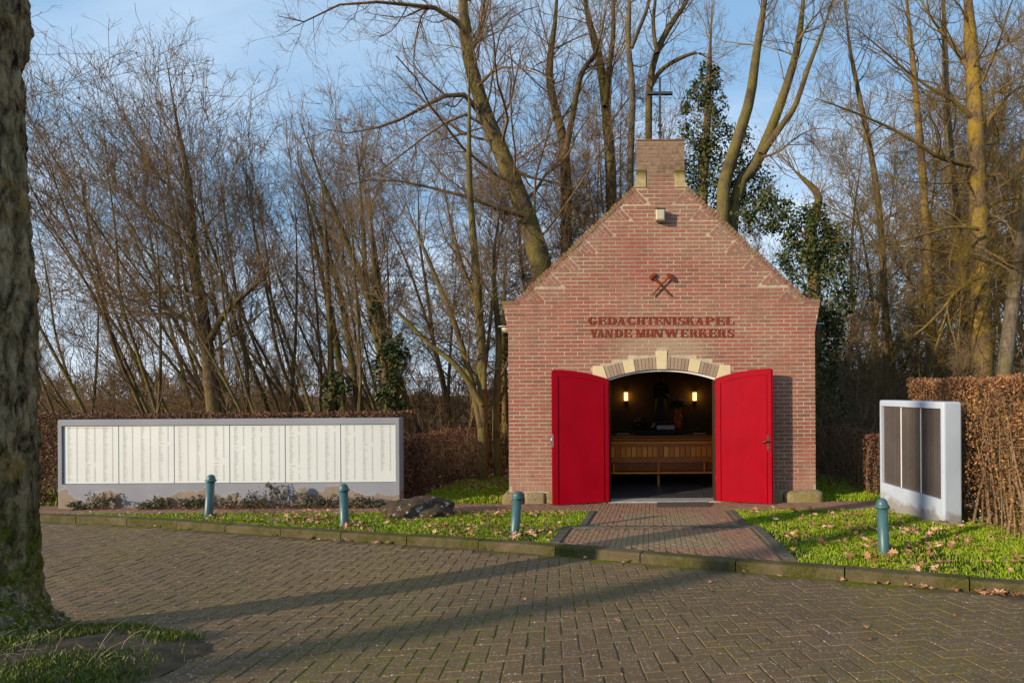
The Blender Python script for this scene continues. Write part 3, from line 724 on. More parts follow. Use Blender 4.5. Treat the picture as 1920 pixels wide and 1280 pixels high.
# arch of buff bricks and cream stones
ar = bpy.data.objects.new('door_arch', None); C.objects.link(ar); ar.parent = chapel
def vou(a0, a1, r0, r1, name, mat, front):
    p = [(r0*math.sin(a0), ZC+r0*math.cos(a0)), (r0*math.sin(a1), ZC+r0*math.cos(a1)), (r1*math.sin(a1), ZC+r1*math.cos(a1)), (r1*math.sin(a0), ZC+r1*math.cos(a0))]
    m = MB(); m.prism(p, front, 0.10, bev=0.004, back=False); m.build(name, mat, ar)
A = R_(1)
TH = math.asin(OH/R_IN)
vou(-1.75*A, 1.75*A, R_IN, R_IN+0.31, 'keystone', MAT['cream'], -0.016)
for s in (-1, 1):
    def seg(lo, hi, n):
        for i in range(n):
            a0, a1 = lo+(hi-lo)*i/n + 0.0013, lo+(hi-lo)*(i+1)/n - 0.0013
            a0, a1 = (a0, a1) if s > 0 else (-a1, -a0)
            vou(a0, a1, R_IN, R_IN+0.205, 'voussoir_brick', MAT['buff'], -0.009)
    seg(1.85*A, 9.05*A, 6); seg(13.0*A, TH-0.002, 5)
    a0, a1 = (9.2*A, 12.85*A) if s > 0 else (-12.85*A, -9.2*A); vou(a0, a1, R_IN, R_IN+0.215, 'arch_stone', MAT['cream'], -0.014)
    p = [(OH+0.004,ZSP-0.02),(1.175,ZSP-0.02),(1.175,2.337),(0.995,2.337)]
    if s < 0: p = [(-a, b) for a, b in p][::-1]
    m = MB(); m.prism(p, -0.014, 0.1, bev=0.005, back=False); m.build('springer_stone', MAT['cream'], ar)
# white door frame round the opening
m = MB()
for i in range(24):
    xa, xb = -OH+2*OH*i/24, -OH+2*OH*(i+1)/24
    k = (R_IN-0.045)/R_IN
    pa = [(xa, arch(xa,R_IN)-0.002), (xb, arch(xb,R_IN)-0.002)]; pi_ = [(xb*0.985, arch(xb,R_IN)-0.035), (xa*0.985, arch(xa,R_IN)-0.035)]
    m.prism([pi_[1], pi_[0], pa[1], pa[0]], 0.05, 0.14)
m.build('door_frame', MAT['white'], chapel)
for s in (-1,1):
    m = MB(); x0, x1 = sorted((s*(OH-0.03), s*(OH+0.002))); m.box((x0,0.004,0.026),(x1,0.31,ZSP-0.03)); m.build('added_jamb_board', MAT['darkwood'], chapel)  # added dark boards, put over the jambs to darken the pale reveal
m = MB(); m.box((-OH-0.02,-0.03,-0.06), (OH+0.02,0.30,0.025), bev=0.01); m.build('threshold', MAT['sill'], chapel)

# plinth stones
def rock_block(lo, hi, seed, name, parent, mat, rough=0.02, rounding=0.06, n=6):
    bm = bmesh.new(); bmesh.ops.create_cube(bm, size=2); bmesh.ops.subdivide_edges(bm, edges=bm.edges[:], cuts=n, use_grid_fill=True)
    c = (Vector(lo)+Vector(hi))/2; h = (Vector(hi)-Vector(lo))/2
    for v in bm.verts:
        p = v.co.copy(); q = Vector((p.x*h.x, p.y*h.y, p.z*h.z))
        inn = Vector((max(-h.x+rounding, min(h.x-rounding, q.x)), max(-h.y+rounding, min(h.y-rounding, q.y)), max(-h.z+rounding, min(h.z-rounding, q.z))))
        d = q - inn
        if d.length > 1e-6: q = inn + d.normalized()*min(d.length, rounding)
        q += d.normalized()*rough*mnoise.noise((q+Vector((seed*3.1,seed,0)))*9) if d.length > 1e-6 else Vector()
        v.co = q
    me = bpy.data.meshes.new(name); bm.to_mesh(me); bm.free()
    for p in me.polygons: p.use_smooth = True
    me.materials.append(mat); o = place(name, me, parent); o.location = c; return o
pl = bpy.data.objects.new('plinth', None); C.objects.link(pl); pl.parent = chapel
cuts = {-1: [(-2.72,-2.36),(-2.36,-1.98),(-1.98,-1.62),(-1.62,-1.26),(-1.26,-0.93)], 1: [(0.93,1.26),(1.26,1.62),(1.62,1.82),(1.82,2.06),(2.06,2.73)]}
for s, cs in cuts.items():
    for i, (a, b) in enumerate(cs):
        big = (s > 0 and i == 4) or (s < 0 and i == 0)
        rock_block((a+0.006,-0.12 if big else -0.07,-0.14), (b-0.006,0.28,0.205 if big else 0.19+rnd.uniform(-.015,.01)), i+s*10, 'plinth_stone', pl, MAT['plinth'], 0.02, 0.085 if big else 0.045)
# gable coping of bricks on edge
cpn = bpy.data.objects.new('gable_coping', None); C.objects.link(cpn); cpn.parent = chapel
for s in (-1, 1):
    nbk = int(SL/0.0665)
    for i in range(nbk):
        a0 = slope0[0] + sd.x*SL*(i+0.06)/nbk; z0 = slope0[1] + sd.y*SL*(i+0.06)/nbk
        up = Vector((abs(sd.y), abs(sd.x)))       # outward normal of the slope
        jj = rnd.uniform(-0.026, 0.014)
        b0 = Vector((a0, z0)) - up*0.045; b1 = b0 + sd*(SL/nbk*0.84); h = 0.088 + jj*0.8
        p = [tuple(b0), tuple(b0+up*h), tuple(b1+up*h), tuple(b1)]
        sa = sum(p[q][0]*p[(q+1)%4][1]-p[(q+1)%4][0]*p[q][1] for q in range(4))
        if sa < 0: p = p[::-1]
        if s < 0: p = [(-a, b) for a, b in p][::-1]
        m = MB(); m.prism(p, -0.008 + rnd.uniform(-.008,.004), 0.33, bev=0.006); m.build('coping_brick', MAT['coping'], cpn)
    m = MB(); m.box((min(s*2.42,s*(XS+0.005)), -0.012, ZSH-0.005), (max(s*2.42,s*(XS+0.005)), 0.30, ZSH+0.055), bev=0.006); m.build('shoulder_brick', MAT['coping'], cpn)
# stub corner stones
for s in (-1, 1):
    p = [(SW-0.165,ZG+0.005),(SW+0.06,ZG+0.005),(SW+0.012,ZG+0.09),(SW+0.008,ZG+0.30),(SW-0.165,ZG+0.30)]
    if s < 0: p = [(-a, b) for a, b in p][::-1]
    m = MB(); m.prism(p, -0.018, 0.31, bev=0.006); m.build('corner_stone', MAT['stub'], chapel)
m = MB(); m.box((-SW-0.006,-0.012,ZTOP), (SW+0.006,0.305,ZTOP+0.03), bev=0.006); m.build('stub_cap', MAT['coping'], chapel)
# iron cross
cb0 = 0.02
m = MB(); zt = ZTOP+0.03
m.box((-0.02,0.12,zt),(0.02,0.16,zt+1.12)); m.build('cross_upright', MAT['iron'], chapel)
m = MB(); m.box((-0.22,0.108,zt+0.83),(0.22,0.158+0.014,zt+0.87)); m.build('cross_arm', MAT['iron'], chapel)
m = MB(); m.box((-0.034,0.10,zt+0.16),(0.034,0.18,zt+0.18)); m.box((-0.034,0.10,zt+0.29),(0.034,0.18,zt+0.31)); m.build('cross_collar', MAT['iron'], chapel)
# side and rear walls, roof (seen only from elsewhere)
t = NT('side_brickwork', 0.9, 0.15); bt = t.n.new('ShaderNodeTexBrick'); bt.inputs['Scale'].default_value = 1.0
bt.inputs['Brick Width'].default_value = 0.22; bt.inputs['Row Height'].default_value = 0.0671; bt.inputs['Mortar Size'].default_value = 0.005
bt.inputs['Color1'].default_value = (0.30,0.10,0.065,1); bt.inputs['Color2'].default_value = (0.36,0.13,0.09,1); bt.inputs['Mortar'].default_value = (0.42,0.34,0.23,1)
cmb = t.n.new('ShaderNodeCombineXYZ'); t.l.new(t.math('ADD', t.xyz(0), t.xyz(1)), cmb.inputs[0]); t.l.new(t.xyz(2), cmb.inputs[1]); t.l.new(cmb.outputs[0], bt.inputs['Vector']); t.col(bt.outputs[0]); MAT['sidebrick'] = t.m
LEN = 5.2
for s in (-1, 1):
    m = MB(); x0, x1 = sorted((s*HW, s*(HW-0.28))); m.box((x0+0.002, 0.302, 0.0),(x1-0.002, LEN, 3.15)); m.build('side_wall', MAT['sidebrick'], chapel)
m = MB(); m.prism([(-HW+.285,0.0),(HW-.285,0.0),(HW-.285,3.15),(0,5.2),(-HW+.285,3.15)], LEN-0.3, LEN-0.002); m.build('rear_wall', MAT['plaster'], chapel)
rf = bpy.data.objects.new('roof', None); C.objects.link(rf); rf.parent = chapel
for s in (-1, 1):
    p = [(0.0,5.16),(0.0,5.26),(HW+0.10,3.08),(HW+0.10,2.98)]
    if s < 0: p = [(-a, b) for a, b in p][::-1]
    m = MB(); m.prism(p if s < 0 else p[::-1], 0.31, LEN+0.15); m.build('roof_slope', MAT['rooftile'], rf)
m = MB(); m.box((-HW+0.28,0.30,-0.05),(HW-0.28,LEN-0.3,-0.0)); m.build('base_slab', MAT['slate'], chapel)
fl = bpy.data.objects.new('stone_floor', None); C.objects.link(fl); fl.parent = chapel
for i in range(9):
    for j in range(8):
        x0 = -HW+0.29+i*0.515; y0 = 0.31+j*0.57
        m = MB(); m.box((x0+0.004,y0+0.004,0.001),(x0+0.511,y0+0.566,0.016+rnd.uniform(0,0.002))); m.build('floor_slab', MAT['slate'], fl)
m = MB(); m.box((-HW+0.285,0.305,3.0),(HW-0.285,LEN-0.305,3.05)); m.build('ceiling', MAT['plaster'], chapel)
# downpipe-free: doors
def door_leaf(s):
    piv = bpy.data.objects.new('door', None); C.objects.link(piv); piv.parent = chapel
    piv.location = (s*(OH+0.004), -0.012, 0.0)
    w, th = 0.93, 0.05
    # local u runs from the hinge to the free edge
    top = lambda u: arch(max(-OH, min(OH, OH-u)), R_IN) - 0.012
    N = 14; us = [w*i/N for i in range(N+1)]
    poly = [(0.0,0.035),(w,0.035)] + [(u, top(u)) for u in us[::-1]]
    ang = R_(17.0)
    ux, uy = s*math.cos(ang), -math.sin(ang)
    nx, ny = -s*uy*1.0, 0
    def T(u, d, z):           # d: distance off the leaf's back face towards the camera
        # normal pointing to camera and away from the wall
        return (u*ux + d*(-s*math.sin(ang))*1.0, u*uy - d*math.cos(ang), z)
    def slab(mb, pl, d0, d1):
        n = len(pl); vs = [T(u,d1,z) for u,z in pl] + [T(u,d0,z) for u,z in pl]
        fs = [list(range(n)), list(range(2*n-1,n-1,-1))] + [[i, n+i, n+(i+1)%n, (i+1)%n] for i in range(n)]
        if s < 0: fs = [f[::-1] for f in fs]
        mb.add(vs, fs)
    m = MB(); slab(m, poly, 0.0, th); leaf = m.build('leaf', MAT['door'], piv)
    bm = bmesh.new(); bm.from_mesh(leaf.data); bmesh.ops.recalc_face_normals(bm, faces=bm.faces); bm.to_mesh(leaf.data); bm.free()
    # moulding: thin bead round the panel
    mg = 0.10; inn = [(mg*0.9,0.035)] + [(mg*0.9, top(mg)-0.10)]
    pts = [(0.085,0.04)] + [(0.085+(w-0.085-0.075)*i/10, top(0.085+(w-0.16)*i/10)-0.10) for i in range(11)] + [(w-0.075,0.04)]
    m = MB(); m.tube([T(u, th+0.001, z) for u, z in pts], 0.0065, 6); m.build('panel_moulding', MAT['door'], piv)
    m = MB(); slab(m, [(w-0.045,0.04),(w+0.022,0.04),(w+0.022,top(w)-0.012),(w-0.045,top(w-0.045)-0.012)], 0.006, 0.028); m.build('rebate_strip', MAT['door'], piv)
    for zz in (0.35, 1.15, 1.9):
        m = MB(); m.lathe([(0.011,0),(0.011,0.12)], c=(T(-0.006,th*0.5,0)[0], T(-0.006,th*0.5,0)[1], zz), seg=8); m.build('hinge', MAT['door'], piv)
    if s > 0:
        hz = 1.06
        m = MB(); slab(m, [(w-0.075,hz-0.15),(w-0.035,hz-0.15),(w-0.035,hz+0.10),(w-0.055,hz+0.12),(w-0.075,hz+0.10)], th+0.001, th+0.007); hp = m.build('handle_plate', MAT['bronze'], piv)
        m = MB(); m.tube([T(w-0.055,th+0.006,hz),T(w-0.055,th+0.05,hz),T(w-0.08,th+0.055,hz+0.003),T(w-0.165,th+0.052,hz-0.012)], [0.010,0.010,0.012,0.009], 8); m.build('door_handle', MAT['bronze'], piv)
        m = MB(); m.lathe([(0.011,0),(0.011,0.006)], mat=Matrix.Translation(T(w-0.055,th+0.009,hz-0.10)) @ Matrix.Rotation(R_(90),4,'X'), seg=10); m.build('keyhole', MAT['steel'], piv)
    else:
        m = MB(); slab(m, [(w-0.012,0.99),(w+0.024,0.99),(w+0.024,1.2),(w-0.012,1.2)], 0.029, 0.034); hp = m.build('lock_plate', MAT['steel'], piv)
        m = MB(); m.tube([T(w+0.018,0.02,1.15),T(w+0.032,0.025,1.15),T(w+0.034,0.03,1.05)], 0.007, 6); m.build('bolt_lever', MAT['steel'], piv)
door_leaf(-1); door_leaf(1)

# ---- lettering in fat-face capitals, each letter a part
T_, t_, S_ = 0.27, 0.095, 0.085
def rect(x0, z0, x1, z1): return [(x0,z0),(x1,z0),(x1,z1),(x0,z1)]
def bar(x0, z0, x1, z1, w0):   # slanted stroke, horizontal width w0
    return [(x0,z0),(x0+w0,z0),(x1+w0,z1),(x1,z1)]
def ell(cx, cz, rx, rz, a0, a1, wside, wtop, n=12):
    o = []
    for i in range(n):
        a, b = R_(a0+(a1-a0)*i/n), R_(a0+(a1-a0)*(i+1)/n)
        P = lambda q, k: (cx+(rx-k*wside)*math.cos(q), cz+(rz-k*wtop)*math.sin(q))
        q = [P(a,0),P(b,0),P(b,1),P(a,1)]
        sa = sum(q[j][0]*q[(j+1)%4][1]-q[(j+1)%4][0]*q[j][1] for j in range(4)); o.append(q if sa > 0 else q[::-1])
    return o
def glyph(c):
    st = lambda x: [rect(x,0,x+T_,1)]
    sf = lambda x0, x1, z: [rect(x0, z, x1, z+S_)]
    if c == 'I': return st(0.06)+sf(0,T_+.12,0)+sf(0,T_+.12,1-S_), T_+0.12
    if c == 'E': return st(0.06)+sf(0,.82,0)+sf(0,.80,1-S_)+[rect(.36,.47,.62,.47+S_), rect(.58,.34,.65,.68), rect(.74,0,.82,.30), rect(.72,.72,.80,1)], .82
    if c == 'L': return st(0.06)+sf(0,.80,0)+sf(0,.46,1-S_)+[rect(.72,0,.80,.34)], .80
    if c == 'D': return st(0.06)+sf(0,.46,0)+sf(0,.46,1-S_)+ell(.42,.5,.50,.5,-90,90,.30,.085), .92
    if c == 'C': return ell(.48,.5,.48,.5,50,310,.31,.085)+[rect(.76,.68,.86,.98), rect(.78,.04,.86,.25)], .88
    if c == 'G': return ell(.48,.5,.48,.5,50,310,.31,.085)+[rect(.76,.68,.86,.98), rect(.60,.06,.88,.44), rect(.52,.40,.96,.40+S_)], .96
    if c == 'T': return st(.28)+sf(.18,.68,0)+sf(0,.86,1-S_)+[rect(0,.70,.075,1), rect(.785,.70,.86,1)], .86
    if c == 'H': return st(.06)+st(.62)+sf(0,.42,0)+sf(0,.42,1-S_)+sf(.56,.98,0)+sf(.56,.98,1-S_)+[rect(.36,.46,.62,.46+S_)], .98
    if c == 'A': return [bar(.10,0,.42,1,t_), bar(.56,0,.30,1,.30), rect(.2,.28,.62,.28+S_)]+sf(0,.30,0)+sf(.48,.98,0), .98
    if c == 'V': return [bar(.40,0,.06,1,.30), bar(.48,0,.74,1,t_)]+sf(0,.44,1-S_)+sf(.66,.94,1-S_), .94
    if c == 'N': return [rect(.10,0,.10+t_,1), rect(.80,0,.80+t_,1), bar(.56,0,.04,1,.32)]+sf(0,.30,0)+sf(.68,1.0,1-S_)+sf(0,.2,1-S_), 1.0
    if c == 'M': return [rect(.10,0,.10+t_,1), bar(.46,0,.08,1,.28), bar(.52,0,.86,1,t_), rect(.86,0,1.14,1)]+sf(0,.30,0)+sf(.78,1.22,0)+sf(.84,1.22,1-S_)+sf(0,.2,1-S_), 1.22
    if c == 'W': return [bar(.34,0,.06,1,.28), bar(.42,0,.62,1,t_), bar(.84,0,.56,1,.28), bar(.92,0,1.14,1,t_)]+sf(0,.40,1-S_)+sf(1.06,1.32,1-S_), 1.32
    if c == 'K': return st(.06)+sf(0,.44,0)+sf(0,.44,1-S_)+[bar(.36,.40,.74,1,t_), bar(.66,0,.42,.55,.30)]+sf(.60,1.02,0)+sf(.64,.94,1-S_), 1.02
    if c == 'P': return st(.06)+sf(0,.46,0)+sf(0,.42,1-S_)+ell(.44,.73,.42,.27,-90,90,.28,.075), .86
    if c == 'R': return st(.06)+sf(0,.46,0)+sf(0,.42,1-S_)+ell(.44,.73,.42,.27,-90,90,.28,.075)+[bar(.62,0,.46,.48,.30)]+sf(.60,.98,0), .98
    if c == 'J': return [rect(.24,.22,.24+T_,1)]+sf(.16,.62,1-S_)+ell(.27,.26,.27,.26,180,360,.10,.09)+[rect(0,.18,.14,.36)], .62
    if c == 'S': return ell(.40,.74,.38,.26,60,250,.24,.08)+ell(.40,.27,.42,.27,-120,70,.26,.08)+[bar(.50,.40,.12,.62,.22), rect(.66,.70,.74,.98), rect(.02,.02,.10,.32)], .82
    return [], .4
sgn_ = bpy.data.objects.new('lettering', None); C.objects.link(sgn_); sgn_.parent = chapel
zx = lambda px: (px/2.909 + 920)
line1 = list(zip('GEDACHTENISKAPEL', [530,585,635,688,742,795,848,893,938,990,1018,1064,1114,1170,1226,1280], [581,632,690,740,790,846,893,937,988,1014,1063,1112,1166,1222,1276,1330]))
line2 = list(zip('VANDEMIJNWERKERS', [540,578,622,676,726,790,846,868,886,944,1034,1084,1132,1188,1236,1290], [586,625,668,722,770,845,866,890,944,1030,1078,1130,1186,1232,1286,1330]))
for ln, (ytop, ybot) in ((line1, (594.0, 608.6)), (line2, (617.2, 632.2))):
    for c, a, b in ln:
        g, gw = glyph(c); yt = ytop + (1.2 if (c == 'A' and a == 1114) else 0)
        pa = W(zx(a), ybot, FY); pb_ = W(zx(b), ybot, FY); pt = W(zx(a), yt, FY)
        x0, z0, w, h = pa.x - AX, pa.z, pb_.x - pa.x, pt.z - pa.z
        m = MB()
        for i, pl_ in enumerate(g):
            m.prism([(x0+p[0]/gw*w*0.93, z0+p[1]*h) for p in pl_], -0.0125 - 0.0006*(i % 9), -0.003)
        m.build('letter', MAT['rust'], sgn_)
# ---- crossed mining hammers
em = bpy.data.objects.new('crossed_hammers', None); C.objects.link(em); em.parent = chapel
pc = W(1239.5, 536, FY)
for s, nm in ((-1, 'hammer'), (1, 'pick')):
    mt = Matrix.Translation((pc.x-AX, -0.03 - (0.022 if s > 0 else 0), pc.z)) @ Matrix.Rotation(s*R_(43), 4, 'Y')
    m = MB(); m.box((-0.013,-0.010,-0.235),(0.013,0.010,0.21), mat=mt, bev=0.004)
    if s < 0: m.prism([(-0.06,0.185),(0.065,0.18),(0.065,0.24),(0.045,0.246),(-0.06,0.244)], -0.026, 0.022, bev=0.006, mat=mt)
    else: m.prism([(-0.055,0.188),(0.04,0.184),(0.10,0.188),(0.04,0.244),(-0.055,0.24)], -0.026, 0.022, bev=0.006, mat=mt)
    m.build(nm, MAT['rust'], em)

# ================================================================== LAMPS ON THE CHAPEL
p = W(1238, 407, FY)
wlamp = thing('wall_lamp', 'square cream floodlight fixed high on the gable above the crossed hammers', 'lamp', (p.x, FY-0.01, p.z), 'lamps on the chapel walls')
m = MB(); m.box((-0.05,-0.02,-0.05),(0.05,0.012,0.06)); m.build('back_plate', MAT['darklamp'], wlamp)
m = MB(); m.prism([(-0.075,-0.10),(0.075,-0.10),(0.08,0.085),(-0.08,0.085)], -0.17, -0.021, bev=0.02); m.build('lamp_glass', MAT['lampglass'], wlamp)
m = MB(); m.box((-0.085,-0.18,0.086),(0.085,-0.018,0.102), bev=0.005); m.build('lamp_hood', MAT['darklamp'], wlamp)
for s, px, py, lab in ((-1, 943, 617, 'pale round eaves lamp on the left side wall of the chapel'), (1, 1545, 612, 'dark round eaves lamp on the right side wall of the chapel')):
    p = W(px, py, FY+0.25)
    l = thing('wall_lamp', lab, 'lamp', (AX + s*(HW+0.01), FY+0.25, p.z), 'lamps on the chapel walls')
    m = MB(); m.lathe([(0.03,0.03),(0.12,0.03),(0.125,0.036),(0.12,0.05),(0.03,0.055)], c=(s*0.10,0,0), seg=20); m.build('lamp_hood', MAT['greylamp'], l)
    m = MB(); m.lathe([(0.012,-0.065),(0.05,-0.055),(0.08,-0.02),(0.09,0.028)], c=(s*0.08,0,0), seg=20); m.build('lamp_glass', MAT['lampglass'] if s < 0 else MAT['darklamp'], l)
    m = MB(); m.box((min(0,s*0.03),-0.03,-0.02),(max(0,s*0.03),0.03,0.05)); m.build('bracket', MAT['darklamp'], l)

# ================================================================== CHAPEL INTERIOR
BY = FY + LEN - 0.3                # face of the rear wall
gl = NT('lit_lamp_glass'); gl.b.inputs['Emission Color'].default_value = (1.0,0.50,0.10,1); gl.b.inputs['Emission Strength'].default_value = 5.0; gl.col((0.9,0.7,0.4))
gz = gl.xyz(2)
for px, lab in ((1174, 'lit amber candle lamp on the rear wall to the left of the statue'), (1302, 'lit amber candle lamp on the rear wall to the right of the statue')):
    p = W(px, 743, BY)
    l = thing('sconce', lab, 'lamp', (p.x, BY, p.z), 'lit lamps inside the chapel')
    m = MB(); m.lathe([(0.045,-0.10),(0.045,0.10)], c=(0,-0.09,0), seg=16); m.build('lamp_shade', gl.m, l)
    m = MB(); m.lathe([(0.048,0.10),(0.048,0.112)], c=(0,-0.09,0), seg=16); m.lathe([(0.02,-0.16),(0.047,-0.115),(0.047,-0.101)], c=(0,-0.09,0), seg=16); m.build('lamp_holder', MAT['black'], l)
    m = MB(); m.box((-0.015,-0.09,-0.19),(0.015,-0.002,-0.165)); m.box((-0.035,-0.012,-0.24),(0.035,-0.001,-0.10)); m.build('bracket', MAT['black'], l)
    ld = bpy.data.lights.new('sconce_light', 'POINT'); ld.energy = 0.5; ld.color = (1,0.55,0.18); ld.shadow_soft_size = 0.05
    lo = bpy.data.objects.new('sconce_light', ld); C.objects.link(lo); lo.location = (p.x, BY-0.24, p.z)
def pew(y, label, n=0):
    P = thing('pew', label, 'pew', (AX-0.05, y, 0.016), 'pews in the chapel')
    Wp = 1.75
    m = MB(); m.box((-Wp,-0.035,0.84),(Wp,0.05,0.872), bev=0.006); m.build('top_rail', MAT['wood'], P)
    m = MB(); m.box((-Wp,-0.024,0.775),(Wp,0.022,0.838), bev=0.004); m.build('upper_rail', MAT['woodframe'], P)
    m = MB(); m.box((-Wp,-0.026,0.46),(Wp,0.022,0.568), bev=0.004); m.build('lower_rail', MAT['woodframe'], P)
    if n == 0:
        for i in range(32):
            x0 = -Wp+0.03+i*(2*Wp-0.06)/32
            m = MB(); m.box((x0+0.007,0.002+rnd.uniform(-.002,.002),0.57),(x0+(2*Wp-0.06)/32-0.007,0.019,0.773)); m.build('back_board', MAT['wood'], P)
    else:
        m = MB(); m.box((-Wp,-0.003,0.57),(Wp,0.015,0.773)); m.build('back_board', MAT['wood'], P)
    m = MB(); m.box((-Wp,-0.19,0.262),(Wp,0.02,0.285), bev=0.004); m.build('kneeler_shelf', MAT['wood'], P)
    m = MB(); m.box((-Wp,0.004,0.30),(Wp,0.018,0.455)); m.build('shelf_back', MAT['darkwood2'], P)
    m = MB(); m.box((-Wp,0.024,0.575),(Wp,0.028,0.77)); m.build('board_backing', MAT['darkwood'], P)
    m = MB(); m.box((-Wp,0.024,0.43),(Wp,0.42,0.458), bev=0.006); m.build('seat', MAT['wood'], P)
    for x in (-Wp, -0.02, Wp-0.045):
        m = MB(); m.box((x,-0.052,0.0),(x+0.045,0.03,0.838)); m.box((x+.002,0.031,0.0),(x+0.038,0.40,0.43)); m.build('support_post', MAT['woodframe'], P)
    for x in (-0.9, 0.9):
        m = MB(); m.box((x,-0.10,0.287),(x+0.025,0.018,0.458)); m.build('shelf_divider', MAT['wood'], P)
pew(11.50, 'rearmost wooden pew with board back and book shelf facing the open doors', 0)
pew(12.28, 'second wooden pew, only its top rail showing behind the rearmost pew', 1)
pew(13.02, 'third wooden pew from the doors, nearest to the altar', 2)
alt = thing('altar', 'dark altar table on pale stone blocks at the rear of the chapel', 'altar', (AX+0.05, BY-0.55, 0.016))
m = MB(); m.box((-0.95,-0.32,0.86),(0.95,0.32,0.94), bev=0.01); m.build('altar_slab', MAT['black'], alt)
for x in (-0.72, 0.50): 
    for k in range(5):
        m = MB(); m.box((x,-0.22,k*0.172),(x+0.22,0.22,k*0.172+0.168), bev=0.008); m.build('stone_block', MAT['plaster'], alt)
m = MB(); m.box((-0.5,-0.2,0.0),(0.48,0.2,0.855)); m.build('altar_front', MAT['black'], alt)
bx = thing('plaque', 'white inscribed block lying on the altar below the statue', 'plaque', (AX+0.16, BY-0.70, 0.957))
m = MB(); m.box((-0.22,-0.05,0.0),(0.22,0.05,0.10), bev=0.008, mat=Matrix.Rotation(R_(-12),4,'X')); m.build('plaque_body', MAT['paper'], bx)
# dark statue of a robed figure on a pedestal
st = thing('statue', 'dark robed statue standing above the altar between the two lamps', 'statue', (AX+0.05, BY-0.22, 0.956))
m = MB(); m.box((-0.20,-0.16,0.0),(0.20,0.16,0.22), bev=0.01); m.build('pedestal', MAT['black'], st)
m = MB(); m.lathe([(0.17,0.22),(0.175,0.26),(0.16,0.5),(0.13,0.75),(0.12,0.86),(0.145,0.98),(0.15,1.06),(0.11,1.12),(0.055,1.15),(0.045,1.18),(0.062,1.21),(0.078,1.27),(0.074,1.33),(0.045,1.38),(0.01,1.395)], seg=20, sy=0.78)
for s in (-1,1): m.tube([(s*0.14,-0.01,1.06),(s*0.185,-0.04,0.90),(s*0.15,-0.12,0.80),(s*0.03,-0.15,0.90),(s*0.01,-0.155,0.96)], [0.05,0.055,0.06,0.04,0.025], 8)
m.build('robed_figure', MAT['iron'], st)
def bouquet(name, label, loc, vase, rad, n):
    o = thing(name, label, 'flowers', loc)
    if vase: m = MB(); m.lathe([(0.10,-0.33),(0.10,0.0),(0.06,0.0),(0.09,0.13),(0.07,0.19)], seg=14); m.build('vase', MAT['wood'], o)
    m = MB(); rr = random.Random(n)
    for i in range(n):
        a, e, r = rr.uniform(0,6.28), rr.uniform(-0.1,1.4), rad*rr.uniform(0.5,1)
        c = Vector((r*math.cos(a)*math.cos(e)*1.3, r*math.sin(a)*math.cos(e)*0.7, 0.2+r*math.sin(e))); d = Vector((rr.uniform(-1,1),rr.uniform(-1,1),rr.uniform(-1,1))).normalized()*0.05; u = Vector((rr.uniform(-1,1),rr.uniform(-1,1),rr.uniform(-1,1))).normalized()*0.03
        m.add([c-d-u*.2, c+u, c+d, c-u], [[0,1,2,3]])
    m.build('leaves', MAT['ivy'], o, 'stuff')
    for i in range(7):
        a, e = rr.uniform(3.4,6.0), rr.uniform(0.0,1.3); c = (rad*1.1*math.cos(a)*math.cos(e)*1.2, rad*math.sin(a)*math.cos(e)*0.8-0.02, 0.2+rad*math.sin(e))
        m = MB(); m.lathe([(0.01,-0.02),(0.035,0.0),(0.04,0.015),(0.015,0.02)], c=c, seg=8); m.build('blossom', MAT['petal'] if i % 2 else MAT['oakleaf'], o)
q = W(1205, 800, BY-0.6); bouquet('flower_arrangement', 'low spread of green leaves and flowers on the altar left of the statue', (q.x, BY-0.6, 0.80), False, 0.24, 160)
q = W(1272, 790, BY-0.6); bouquet('flower_vase', 'wooden pedestal vase of flowers on the altar right of the statue', (q.x, BY-0.6, 1.30), True, 0.20, 130)
for px, lab in ((1168, 'black reading desk with white sheet left of the altar'), (1312, 'black reading desk with white sheet right of the altar')):
    q = W(px, 810, 13.6); d = thing('reading_desk', lab, 'desk', (q.x, 13.75, 0.016), 'reading desks by the altar')
    m = MB(); m.box((-0.42,-0.16,0.82),(0.42,0.16,0.86), mat=Matrix.Rotation(R_(4),4,'X')); m.build('desk_top', MAT['black'], d)
    for x in (-0.38, 0.34): m = MB(); m.box((x,-0.03,0.0),(x+0.04,0.03,0.80)); m.build('desk_leg', MAT['black'], d)
    m = MB(); m.box((-0.14,-0.11,0.868),(0.14,0.09,0.874), mat=Matrix.Rotation(R_(4),4,'X')); m.build('sheet', MAT['paper'], d)
dm = thing('door_mat', 'dark brown door mat lying on the brick path before the threshold', 'mat')
pa, pb2 = ground_pt(1232, 949), ground_pt(1327, 941); zz = float(lawn_z(9.5))
m = MB(); m.box((pa.x, 9.22, 0.0),(pb2.x, 9.66, 0.012), bev=0.004, mat=Matrix.Translation((0,0,zz+0.012))); m.build('mat_pad', MAT['mat'], dm)

